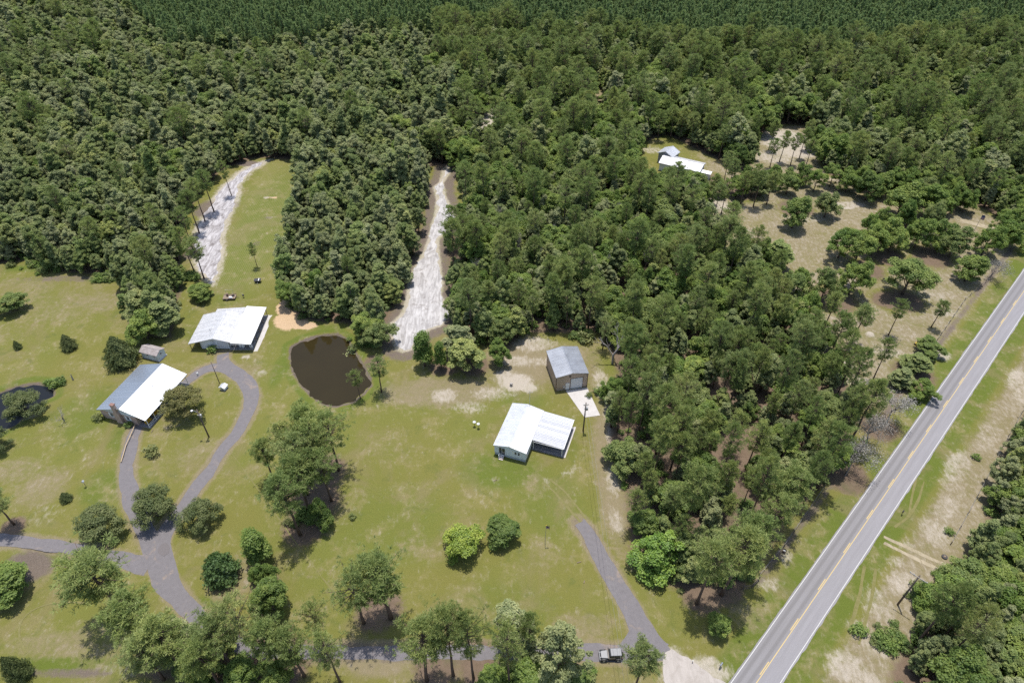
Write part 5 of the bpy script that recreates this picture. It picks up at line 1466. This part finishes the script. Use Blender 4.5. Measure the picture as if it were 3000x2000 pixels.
# ------------------------------------------------------------------ poles, wires, small things
def util_pole(loc, h, label, arm=None, arm_rz=0.0, transformer=False, lamp=None, thin=False, lean=(0, 0)):
    p = empty('utility_pole', (loc[0], loc[1], 0), arm_rz); tag(p, label, 'utility pole')
    r0 = .09 if thin else .16
    MB().tube([(0, 0, -.4), (lean[0] * .5, lean[1] * .5, h * .5), (lean[0], lean[1], h)], [r0 * 1.15, r0 * .95, r0 * .75], 8).build('shaft', POLE_W, p, smooth=True)
    if arm:
        MB().box(-arm / 2, arm / 2, -.16 - .06, -.16 + .06, h - .55, h - .42).build('crossarm', mat('grey_crossarm', (.26, .24, .22), .9, .2, var=.2) if 'grey_crossarm' not in bpy.data.materials else bpy.data.materials['grey_crossarm'], p)
        for x in (-arm / 2 + .1, -arm / 4, arm / 2 - .1):
            MB().tube([(x, -.16, h - .42), (x, -.16, h - .32), (x, -.16, h - .2)], [.04, .07, .03], 7).build('insulator', WHITE_P, p)
        MB().tube([(-arm * .3, -.2, h - .55), (0, -.17, h - 1.1)], .025, 4).tube([(arm * .3, -.2, h - .55), (0, -.17, h - 1.1)], .025, 4).build('arm_brace', GREYM, p)
    if transformer:
        MB().tube([(.34, 0, h - 2.4), (.34, 0, h - 2.35), (.34, 0, h - 1.6), (.34, 0, h - 1.5)], [.18, .24, .24, .15], 10).build('transformer', GREYM, p, smooth=True)
        MB().tube([(.3, 0, h - 1.5), (.28, 0, h - 1.2)], .035, 6).build('bushing', WHITE_P, p)
        MB().box(-.3, -.02, -.1, .1, h - 1.9, h - 1.7).build('bracket', GREYM, p)
    if lamp:
        MB().tube([(0, 0, h - 1.0), (lamp[0] * .6, lamp[1] * .6, h - .45), (lamp[0], lamp[1], h - .5)], .035, 5).build('lamp_arm', GREYM, p)
        MB().ball((lamp[0], lamp[1], h - .58), .24, 8, 5, (1.2, 1.2, .5)).build('lamp_head', WHITE_P, p, smooth=True)
    return p
util_pole((-67.97, 99.89), 9.0, 'tall timber pole with yard lamp in front of the brick house', lamp=(-1.3, .2), transformer=True)
util_pole((-71.0, 116.8), 7.0, 'thin bare timber pole at the top of the driveway loop', thin=True)
util_pole((16.1, 101.7), 9.2, 'timber utility pole with transformer beside the carport home', transformer=True, arm=1.2, arm_rz=R(10))
util_pole((69.9, 60.5), 10.2, 'utility pole with white tipped crossarm on the right road verge', arm=3.0, arm_rz=R(-44))
WIRE = mat('service_wire', (.22, .22, .21), .6, .3, var=.05)
a0 = Vector((16.1, 101.6, 8.7)); 
for k_, (dx, lab) in enumerate(((-.35, 'left of the two service wires running down to the lower edge'), (.35, 'right of the two service wires running down to the lower edge'))):
    b0 = Vector((18.6 + dx, 12.0, 9.2))
    pts = []
    for i in range(25):
        t = i / 24
        p = a0.lerp(b0, t) + Vector((dx * (1 - t), 0, -1.5 * 4 * t * (1 - t) * .5))
        pts.append(p)
    tag(MB().tube(pts, .016, 4).build('service_wire', WIRE), lab, 'wire', 'service wires to the carport home')
util_pole((18.6, 12.0), 9.6, 'utility pole carrying the two service wires below the lower drive', arm=1.2)

# flags
fp = empty('flagpole', (6.45, 72.95, 0), 0); tag(fp, 'slim flagpole with drooping flag on the lower lawn', 'flagpole')
MB().tube([(0, 0, -.2), (0, 0, 6.2)], [.06, .035], 7).build('pole', GREYM, fp)
MB().ball((0, 0, 6.27), .08).build('finial', YELLOW_P, fp)
def flag_mesh(w, h, fold):
    k = NT('striped_flag')
    P = k.n('TexCoord').outputs['Object']
    sep = k.n('SeparateXYZ', i0=P)
    s_ = k.math('GREATER_THAN', k.math('FRACT', k.math('MULTIPLY', sep.outputs[2], 6.5 / h)), .5)
    c = k.mix(s_, (.55, .54, .55), (.30, .03, .045))
    can = k.math('MULTIPLY', k.math('LESS_THAN', sep.outputs[0], w * .4), k.math('GREATER_THAN', sep.outputs[2], -h * .54))
    star = k.math('LESS_THAN', k.n('TexVoronoi', in_Scale=9.0 / h, in_Vector=P).outputs['Distance'], .22)
    blue = k.mix(star, (.02, .03, .14), (.6, .6, .62))
    k.set(k.b.inputs['Base Color'], k.mix(can, c, blue)); k.b.inputs['Roughness'].default_value = .8
    mb = MB(); n, m = 14, 8
    vs = [(w * i / n * fold, .16 * w * math.sin(i * 1.15 + .3 * j) * (i / n), -h * j / m - .35 * h * (i / n) * (1 - fold)) for j in range(m + 1) for i in range(n + 1)]
    mb.add(vs, [(j * (n + 1) + i, j * (n + 1) + i + 1, (j + 1) * (n + 1) + i + 1, (j + 1) * (n + 1) + i) for j in range(m) for i in range(n)])
    me = mb.mesh('flag', k.m, True)
    return me
o = obj('flag', flag_mesh(1.4, .9, .45), fp, (.03, 0, 6.1))
fx, fy = at(2236, 533)
fp = empty('flagpole', (fx, fy, 0), 0); tag(fp, 'flagpole with large hanging flag by the far sand drive', 'flagpole')
MB().tube([(0, 0, -.2), (0, 0, 6.4)], [.07, .04], 7).build('pole', GREYM, fp); MB().ball((0, 0, 6.45), .09).build('finial', YELLOW_P, fp)
obj('flag', flag_mesh(2.4, 1.5, .4), fp, (.03, 0, 6.2))

# feeders, bird houses, mailboxes
def feeder(loc, h, label, m, kind):
    f = empty('bird_feeder' if kind == 'disc' else 'bird_house', (loc[0], loc[1], 0)); tag(f, label, 'bird feeder' if kind == 'disc' else 'bird house')
    MB().tube([(0, 0, -.2), (0, 0, h)], .045, 6).build('post', m, f)
    if kind == 'disc':
        MB().tube([(0, 0, h - .06), (0, 0, h), (0, 0, h + .02)], [.12, .36, .36], 12).build('dish', GREYM, f, smooth=False)
        MB().tube([(.1, 0, h), (.16, .05, h + .6)], .03, 5).build('hanger', WHITE_P, f)
    else:
        MB().box(-.16, .16, -.16, .16, h, h + .32).build('box', WHITE_P, f); MB().prism([(-.24, h + .3), (.24, h + .3), (0, h + .52)], -.22, .22).build('roof', GREYM, f)
feeder((-8.53, 103.0), 1.5, 'bird feeder with dish top on the lawn, left of two', DARK, 'disc')
feeder((-7.62, 102.45), 1.5, 'bird feeder with dish top on the lawn, right of two', WOOD, 'disc')
feeder((-89.23, 86.4), 1.5, 'white bird house on a post on the left lawn', WOOD, 'house')
mbx = empty('mailbox', (35.0, 49.2, 0), R(-44)); tag(mbx, 'mailbox on a wooden post beside the road mouth', 'mailbox')
MB().box(-.05, .05, -.05, .05, -.2, 1.05).build('post', WOOD, mbx)
MB().prism([(-.13, 1.05), (.13, 1.05), (.13, 1.22), (.07, 1.33), (-.07, 1.33), (-.13, 1.22)], -.1, .62).build('box', mat('slate_mailbox', (.16, .18, .22), .5, .4, var=.1), mbx)
MB().box(.132, .15, .3, .34, 1.2, 1.42).build('flag', TRIM_RED, mbx)
x_, y_ = at(1590, 1521)
sg = empty('marker_post', (x_, y_, 0)); tag(sg, 'short white capped marker post near the gravel mouth', 'post')
MB().tube([(0, 0, -.2), (0, 0, .7)], .06, 6).build('post', WOOD, sg); MB().ball((0, 0, .72), .1).build('cap', WHITE_P, sg)
x_, y_ = at(2071, 1180)
mb2 = empty('mailbox', (x_, y_, 0), R(-44)); tag(mb2, 'dark mailbox on the right verge opposite the pine wood', 'mailbox')
MB().box(-.05, .05, -.05, .05, -.2, .95).build('post', WOOD, mb2); MB().prism([(-.12, .95), (.12, .95), (.12, 1.15), (0, 1.25), (-.12, 1.15)], -.45, .12).build('box', DARK, mb2)

# fences
FWIRE = mat('fence_wire', (.16, .155, .15), .6, .3, var=.1)
def fence(name, pts, spacing, h, label, m, seed=0):
    f = empty(name, (pts[0][0], pts[0][1], 0)); tag(f, label, 'fence')
    rr = random.Random(seed)
    me = MB().tube([(0, 0, -.3), (0, 0, h)], [.085, .075], 6).mesh('post', m)
    ln = []
    for a, b in zip(pts, pts[1:]):
        n = max(1, round(math.dist(a, b) / spacing))
        for i in range(n): ln.append((a[0] + (b[0] - a[0]) * i / n - pts[0][0], a[1] + (b[1] - a[1]) * i / n - pts[0][1]))
    ln.append((pts[-1][0] - pts[0][0], pts[-1][1] - pts[0][1]))
    for (x, y) in ln:
        o = obj('post', me, f, (x + rr.uniform(-.06, .06), y + rr.uniform(-.06, .06), 0)); o.rotation_euler = (rr.uniform(-.05, .05), rr.uniform(-.05, .05), 0)
    for z in (.35, .7, 1.05):
        MB().tube([(x, y, z * h / 1.2) for x, y in ln], .012, 3).build('wire', FWIRE, f)
    return f
fl = [at(*q) for q in ((1744, 1322), (1775, 1285), (1800, 1255), (1840, 1196), (1865, 1160), (1893, 1120))]
fence('wire_fence', fl, 3.4, 1.25, 'wire fence with dark posts between the pine wood and the road', POLE_W, 1)
fl = [at(*q) for q in ((1980, 1010), (2040, 925), (2110, 840), (2160, 770), (2215, 690), (2275, 640))]
fence('wire_fence', fl, 3.4, 1.2, 'grey wire fence along the road in front of the right clearing', WOOD, 2)
fl = [at(*q) for q in ((2183, 1250), (2222, 1180), (2262, 1105), (2300, 1030), (2345, 950), (2400, 860))]
fence('wire_fence', fl, 4.5, 1.1, 'wire fence along the wood on the right side of the road', POLE_W, 3)
gt = empty('wire_gate', (*at(1706, 1353), 0)); tag(gt, 'open wire gate with heavy dark posts at the corner of the pine wood', 'gate')
c = [Vector((*at(*q), 0)) - Vector((*at(1706, 1353), 0)) for q in ((1706, 1353), (1727, 1349), (1742, 1332))]
for p in c: MB().tube([(p.x, p.y, -.3), (p.x, p.y, 1.45)], [.12, .11], 7).build('post', POLE_W, gt)
for a, b in zip(c, c[1:]):
    for z in (.12, .75, 1.2): MB().tube([(a.x, a.y, z), (b.x, b.y, z)], .045, 5).build('rail', POLE_W, gt)
# wooden handrail by the brick house drive
ry = [at(*q) for q in ((312, 980), (303, 1000), (291, 1025), (284, 1048), (279, 1062))]
f = empty('handrail', (ry[0][0], ry[0][1], 0)); tag(f, 'low pale timber rail along the drive at the brick house', 'railing')
loc = [(a - ry[0][0], b - ry[0][1]) for a, b in ry]
for i, (x, y) in enumerate(loc):
    MB().box(x - .06, x + .06, y - .06, y + .06, -.2, .62 - .1 * i).build('post', WOOD, f)
for a, b, i in zip(loc, loc[1:], range(9)):
    z0, z1 = .66 - .1 * i, .56 - .1 * i
    MB().tube([(a[0], a[1], z0), (b[0], b[1], z1)], .10, 6).build('rail', WOOD_PALE, f)

# odds and ends above the garage
g_ = empty('flat_trailer', (-78.7, 150.0, 0), R(4)); tag(g_, 'rusty utility trailer loaded with scrap above the garage', 'trailer')
MB().box(-1.7, 1.7, -1.0, 1.0, .45, .55).build('deck', WOOD, g_)
for y in (-1.05, 1.0): MB().box(-1.7, 1.7, y, y + .05, .40, .70).build('side_rail', RUST, g_)
MB().tube([(-1.0, 1.0, .5), (-1.05, 1.1, 2.2), (1.0, 1.1, 2.2), (.95, 1.0, .5)], .04, 5).build('hoop', GREYM, g_)
MB().tube([(1.7, 0, .45), (2.7, 0, .4)], .06, 5).build('drawbar', RUST, g_)
for y in (-1.15, 1.15):
    for x in (-.5,): 
        w = MB().tube([(x, y - .1, .32), (x, y + .1, .32)], .32, 14).build('tyre', DARK, g_); MB().tube([(x, y - .11, .32), (x, y + .11, .32)], .16, 10).build('rim', GREYM, w)
tag(MB().tube([(0, 0, 0), (0, 0, .1), (0, 0, .8), (0, 0, .88)], [.26, .29, .29, .2], 12).build('drum', RUST, None, (-79.3, 150.3, .55)), 'rusty drum standing on the utility trailer', 'drum')
tag(MB().hexa([(-.5, -.3, 0), (.5, -.3, 0), (.5, .3, 0), (-.5, .3, 0)], [(-.4, -.25, .35), (.4, -.25, .35), (.4, .25, .3), (-.4, .25, .3)]).build('white_bag', WHITE_P, None, (-78.2, 149.5, .55)), 'white bag lying on the utility trailer', 'bag')
sp = empty('scrap_mower', (-77.8, 150.4, .55), .4); tag(sp, 'dark scrap mower deck on the utility trailer', 'mower')
MB().tube([(0, 0, .05), (0, 0, .25)], [.45, .4], 10).build('deck', DARK, sp); MB().box(-.2, .2, -.15, .15, .25, .55).build('engine', RUST, sp); MB().tube([(0, .4, .2), (0, 1.0, .8)], .03, 4).build('handle', GREYM, sp)
gr = empty('charcoal_grill', (-74.95, 150.4, 0)); tag(gr, 'small black kettle grill on the grass right of the utility trailer', 'grill')
MB().ball((0, 0, .8), .3, 12, 6).build('bowl', DARK, gr, smooth=True); MB().ball((0, 0, 1.1), .06).build('lid_knob', WHITE_P, gr)
for i in range(3):
    a = i * 2.09; MB().tube([(.15 * math.cos(a), .15 * math.sin(a), .62), (.3 * math.cos(a), .3 * math.sin(a), 0)], .02, 4).build('leg', GREYM, gr)
ct = empty('garden_cart', (-72.9, 157.5, 0), R(5)); tag(ct, 'dark dump cart standing on the mown grass lane', 'cart')
MB().hexa([(-.75, -.5, .4), (.75, -.5, .4), (.75, .5, .4), (-.75, .5, .4)], [(-.95, -.65, .9), (.95, -.65, .9), (.95, .65, .9), (-.95, .65, .9)]).build('tub', DARK, ct)
MB().box(.25, .45, -.6, .6, .905, .95).build('plank', WHITE_P, ct); MB().tube([(0, -.6, .35), (0, -1.3, .3)], .04, 5).build('drawbar', GREYM, ct)
for y in (-.62, .62): MB().tube([(0, y - .06, .26), (0, y + .06, .26)], .26, 12).build('wheel', DARK, ct)
# yard things right of the road fence
mw = empty('riding_mower', (104.7, 130.8, 0), R(30)); tag(mw, 'yellow and black riding mower parked by the scrubby roadside oak', 'mower')
MB().hexa([(-.9, -.35, .35), (.9, -.4, .35), (.9, .4, .35), (-.9, .35, .35)], [(-.85, -.3, .75), (.6, -.4, .6), (.6, .4, .6), (-.85, .3, .75)]).build('body', YELLOW_P, mw)
MB().box(.1, .6, -.28, .28, .62, .75).box(.5, .62, -.28, .28, .75, 1.15).build('seat', DARK, mw); MB().box(-.5, .5, -.65, .65, .12, .3).build('cutting_deck', YELLOW_P, mw)
MB().tube([(-.2, 0, .75), (.0, 0, 1.05)], .03, 5).build('steering_column', DARK, mw)
for x, r_ in ((-.7, .22), (.65, .32)):
    for y in (-.48, .48): MB().tube([(x, y - .1, r_), (x, y + .1, r_)], r_, 12).build('wheel', DARK, mw)
x_, y_ = at(2128, 812)
b = empty('scrap_boiler', (107.5, 129.2, 0), .3); tag(b, 'dark cylinder tank lying under the scrubby roadside oak', 'tank')
MB().tube([(-.9, 0, .4), (-.8, 0, .4), (.8, 0, .4), (.9, 0, .4)], [.2, .38, .38, .2], 12).build('shell', BLUE_P, b); MB().box(-.6, -.5, -.3, .3, 0, .3).box(.5, .6, -.3, .3, 0, .3).build('cradle', RUST, b)
for k_, (a, b_) in enumerate(((2169, 1279), (2159, 1317))):
    x_, y_ = at(a, b_)
    t = empty('gate_tyre', (x_, y_, 0)); tag(t, ['black tyre planter on the far side of the sand ruts', 'black tyre planter on the near side of the sand ruts'][k_], 'tyre')
    mb = MB(); n = 16
    prof = [(.28, .02), (.5, .02), (.55, .14), (.5, .26), (.28, .26)]
    for i in range(n):
        for j, (rr_, zz) in enumerate(prof): pass
    vs = [(rr_ * math.cos(i * 2 * math.pi / n), rr_ * math.sin(i * 2 * math.pi / n), zz) for i in range(n) for rr_, zz in prof]
    fs = [(i * 5 + j, ((i + 1) % n) * 5 + j, ((i + 1) % n) * 5 + (j + 1) % 5, i * 5 + (j + 1) % 5) for i in range(n) for j in range(5)]
    MB().add(vs, fs).build('tread', DARK, t)
    MB().ball((0, 0, .2), .3, 8, 4, (1, 1, .8)).build('soil', WOOD, t)
x_, y_ = at(1800, 1268)
t = empty('fire_barrel', (x_, y_, 0)); tag(t, 'burnt dark barrel in the bare patch by the roadside fence', 'barrel')
MB().tube([(0, 0, 0), (0, 0, .85)], .32, 14, cap=False).build('drum', RUST, t); MB().tube([(0, 0, .02), (0, 0, .5)], .29, 12).build('ash', GREYM, t)
x_, y_ = at(1174, 886)
t = empty('stump', (x_, y_, 0)); tag(t, 'grey tree stump in the middle of the bare sand circle', 'stump')
MB().tube([(0, 0, -.1), (0, 0, .1), (.03, 0, .9)], [.5, .34, .30], 9).build('trunk', BARK_DEAD, t); MB().tube([(.2, 0, .5), (.5, .1, .7)], [.1, .05], 5).build('stub', BARK_DEAD, t)
x_, y_ = at(398, 849)
t = empty('gas_bottle', (-77.2, 119.6, 0)); tag(t, 'small white gas bottle at the rear corner of the brick house', 'gas bottle')
MB().tube([(0, 0, 0), (0, 0, .1), (0, 0, .8), (0, 0, .95)], [.18, .22, .22, .1], 10).build('tank', WHITE_P, t, smooth=True); MB().tube([(0, 0, .95), (0, 0, 1.1)], .06, 6).build('valve', DARK, t)
x_, y_ = at(168, 872)
t = empty('snag_post', (x_, y_, 0)); tag(t, 'short broken grey snag in the left field', 'stump')
MB().tube([(0, 0, -.2), (.05, 0, .8), (.18, .05, 1.9)], [.2, .16, .06], 7).build('trunk', BARK_DEAD, t); MB().tube([(.05, 0, .8), (-.4, .1, 1.2)], [.06, .02], 4).build('branch', BARK_DEAD, t)
for k_, (a, b_, ln_, rz_) in enumerate(((1330, 1291, .9, .3), (1342, 1336, .6, 1.2), (350, 990, .9, 1.5), (1138, 1103, .8, .5))):
    x_, y_ = at(a, b_)
    t = MB().tube([(-ln_ / 2, 0, .08), (0, .02, .1), (ln_ / 2, 0, .08)], [.08, .09, .06], 6).build('log', WOOD, None, (x_, y_, 0), rz_)
    tag(t, ['short dark log on the lawn left of the short drive', 'small dark stick on the lawn below the short log', 'short dark log on the grass by the porch steps of the brick house', 'short log on the bare spot below the carport home'][k_], 'log')
# lily pads on the pond
mb = MB(); rr = random.Random(4); c = at(803, 806)
for i in range(26):
    x, y, r_ = c[0] + rr.gauss(0, .8), c[1] + rr.gauss(0, .7), rr.uniform(.1, .22)
    mb.add([(x + r_ * math.cos(a * .785), y + r_ * math.sin(a * .785), -.41 + .0004 * i) for a in range(8)], [tuple(range(8))])
tag(mb.build('lily_pads', mat('lily_pad', (.22, .24, .09), .6, .3, var=.2)), 'pale green lily pads at the upper right of the pond', 'lily pads', kind='stuff')

# ------------------------------------------------------------------ parked car (short two door off-roader, nose to the left)
car = empty('parked_car', (16.85, 51.15, .02), R(182)); tag(car, 'silver two door off road car with black trim parked on the lower drive', 'car')
def carpaint(name, c, metal, rough):
    k = NT(name); k.b.inputs['Base Color'].default_value = (*c, 1); k.b.inputs['Metallic'].default_value = metal; k.b.inputs['Roughness'].default_value = rough
    k.b.inputs['Coat Weight'].default_value = .15; k.b.inputs['Coat Roughness'].default_value = .08
    f = k.noise(3.0, 3, .5, k.pos()); k.set(k.b.inputs['Base Color'], k.mix(k.math('MULTIPLY', f, .12), c, (.3, .28, .25)))
    return k.m
SILVER = carpaint('silver_paint', (.115, .120, .130), .35, .5)
SIDE = carpaint('dark_bronze_paint', (.055, .048, .042), .4, .3)
TRIM = mat('black_trim', (.018, .018, .02), .55, .4, var=.1)
TYRE = mat('tyre_rubber', (.02, .02, .021), .85, .2, var=.15)
def bev(o, w=.03, n=2):
    m = o.modifiers.new('bevel', 'BEVEL'); m.width = w; m.segments = n; m.limit_method = 'ANGLE'
    return o
# x forward, y left
bev(MB().hexa([(-1.75, -.76, .55), (.55, -.76, .55), (.55, .76, .55), (-1.75, .76, .55)], [(-1.78, -.77, 1.15), (.6, -.77, 1.12), (.6, .77, 1.12), (-1.78, .77, 1.15)]).build('body', SIDE, car))
bev(MB().hexa([(.6, -.72, .6), (1.75, -.62, .6), (1.75, .62, .6), (.6, .72, .6)], [(.6, -.72, 1.14), (1.76, -.58, 1.06), (1.76, .58, 1.06), (.6, .72, 1.14)]).build('hood', SILVER, car), .05)
bev(MB().box(1.765, 1.83, -.58, .58, .62, 1.05).build('grille', TRIM, car), .02)
hd = MB()
hd.hexa([(-1.72, -.72, 1.16), (.36, -.72, 1.16), (.36, .72, 1.16), (-1.72, .72, 1.16)], [(-1.66, -.64, 1.72), (.16, -.64, 1.72), (.16, .64, 1.72), (-1.66, .64, 1.72)])
bev(hd.build('cabin', TRIM, car), .03)
bev(MB().hexa([(-1.72, -.68, 1.73), (.2, -.68, 1.73), (.2, .68, 1.73), (-1.72, .68, 1.73)], [(-1.66, -.62, 1.82), (.12, -.62, 1.82), (.12, .62, 1.82), (-1.66, .62, 1.82)]).build('roof', SILVER, car), .04)
MB().hexa([(.39, -.66, 1.17), (.42, -.66, 1.17), (.42, .66, 1.17), (.39, .66, 1.17)], [(.20, -.6, 1.70), (.23, -.6, 1.70), (.23, .6, 1.70), (.20, .6, 1.70)]).build('windscreen', GLASS, car)
MB().tube([(.44, -.72, 1.14), (.24, -.64, 1.74), (.24, .64, 1.74), (.44, .72, 1.14)], .035, 6).build('windscreen_frame', TRIM, car)
for s_ in (-1, 1):
    MB().hexa([(-.62, s_ * .725, 1.2), (.3, s_ * .725, 1.2), (.3, s_ * .735, 1.2), (-.62, s_ * .735, 1.2)], [(-.62, s_ * .655, 1.66), (.16, s_ * .655, 1.66), (.16, s_ * .665, 1.66), (-.62, s_ * .665, 1.66)]).build('side_window', GLASS, car)
    MB().hexa([(-1.6, s_ * .725, 1.2), (-.72, s_ * .725, 1.2), (-.72, s_ * .735, 1.2), (-1.6, s_ * .735, 1.2)], [(-1.55, s_ * .655, 1.66), (-.72, s_ * .655, 1.66), (-.72, s_ * .665, 1.66), (-1.55, s_ * .665, 1.66)]).build('side_window', GLASS, car)
    d = MB().box(-.62, .42, min(s_ * .772, s_ * .79), max(s_ * .772, s_ * .79), .58, 1.14).build('door', SIDE, car)
    MB().box(-.55, -.38, min(s_ * .79, s_ * .82), max(s_ * .79, s_ * .82), .95, 1.0).build('handle', TRIM, d)
    bev(MB().box(.33, .48, min(s_ * .8, s_ * 1.0), max(s_ * .8, s_ * 1.0), 1.2, 1.38).build('mirror', TRIM, car), .02)
    for x, nm in ((1.28, 'front'), (-1.14, 'rear')):
        pr = [(x - .56, .62), (x - .45, .82), (x - .22, .9), (x + .22, .9), (x + .45, .82), (x + .56, .62), (x + .48, .62), (x + .4, .76), (x + .2, .84), (x - .2, .84), (x - .4, .76), (x - .48, .62)]
        MB().prism(pr, min(s_ * .62, s_ * .93), max(s_ * .62, s_ * .93)).build('fender', TRIM, car)
        w = empty('wheel', (0, 0, 0)); w.parent = car
        MB().tube([(x, s_ * .68, .385), (x, s_ * .71, .385), (x, s_ * .90, .385), (x, s_ * .93, .385)], [.33, .385, .385, .33], 20).build('tyre', TYRE, w, smooth=False)
        MB().tube([(x, s_ * .90, .385), (x, s_ * .935, .385)], [.2, .22], 12).build('rim', GREYM, w)
    MB().ball((1.83, s_ * .42, .9), .11, 10, 6, (.5, 1, 1)).build('headlight', WHITE_P, car, smooth=True)
    MB().box(-1.83, -1.775, min(s_ * .62, s_ * .75), max(s_ * .62, s_ * .75), .85, 1.08).build('tail_light', mat('tail_red', (.25, .01, .01), .3, .5, var=.05) if 'tail_red' not in bpy.data.materials else bpy.data.materials['tail_red'], car)
    MB().box(-.6, .7, min(s_ * .78, s_ * .88), max(s_ * .78, s_ * .88), .42, .5).build('side_step', TRIM, car)
bev(MB().box(1.85, 2.02, -.82, .82, .5, .68).build('bumper', SILVER, car), .04); bev(MB().box(-1.95, -1.8, -.8, .8, .5, .66).build('bumper', TRIM, car), .04)
MB().box(-1.74, -1.7, -.5, .5, 1.24, 1.62).build('rear_window', GLASS, car)
sw = empty('spare_wheel', (0, 0, 0)); sw.parent = car
MB().tube([(-1.84, .1, 1.0), (-1.87, .1, 1.0), (-2.06, .1, 1.0), (-2.09, .1, 1.0)], [.33, .385, .385, .33], 20).build('tyre', TYRE, sw); MB().tube([(-2.06, .1, 1.0), (-2.1, .1, 1.0)], [.22, .18], 12).build('rim', GREYM, sw)
MB().box(-.5, 1.6, -.4, .4, .35, .56).build('chassis', TRIM, car)
x_, y_ = at(1312, 1541)
b = empty('blue_chair', (x_, y_, 0), .5); tag(b, 'blue plastic chair under the big grey green tree', 'chair')
MB().box(-.3, .3, -.3, .3, .4, .46).build('seat', mat('bright_blue', (.02, .10, .42), .5, .4, var=.1), b); MB().box(-.3, .3, .26, .32, .46, .95).build('backrest', bpy.data.materials['bright_blue'], b)
for sx_ in (-.25, .25):
    for sy_ in (-.25, .25): MB().tube([(sx_, sy_, 0), (sx_, sy_, .4)], .03, 5).build('leg', bpy.data.materials['bright_blue'], b)
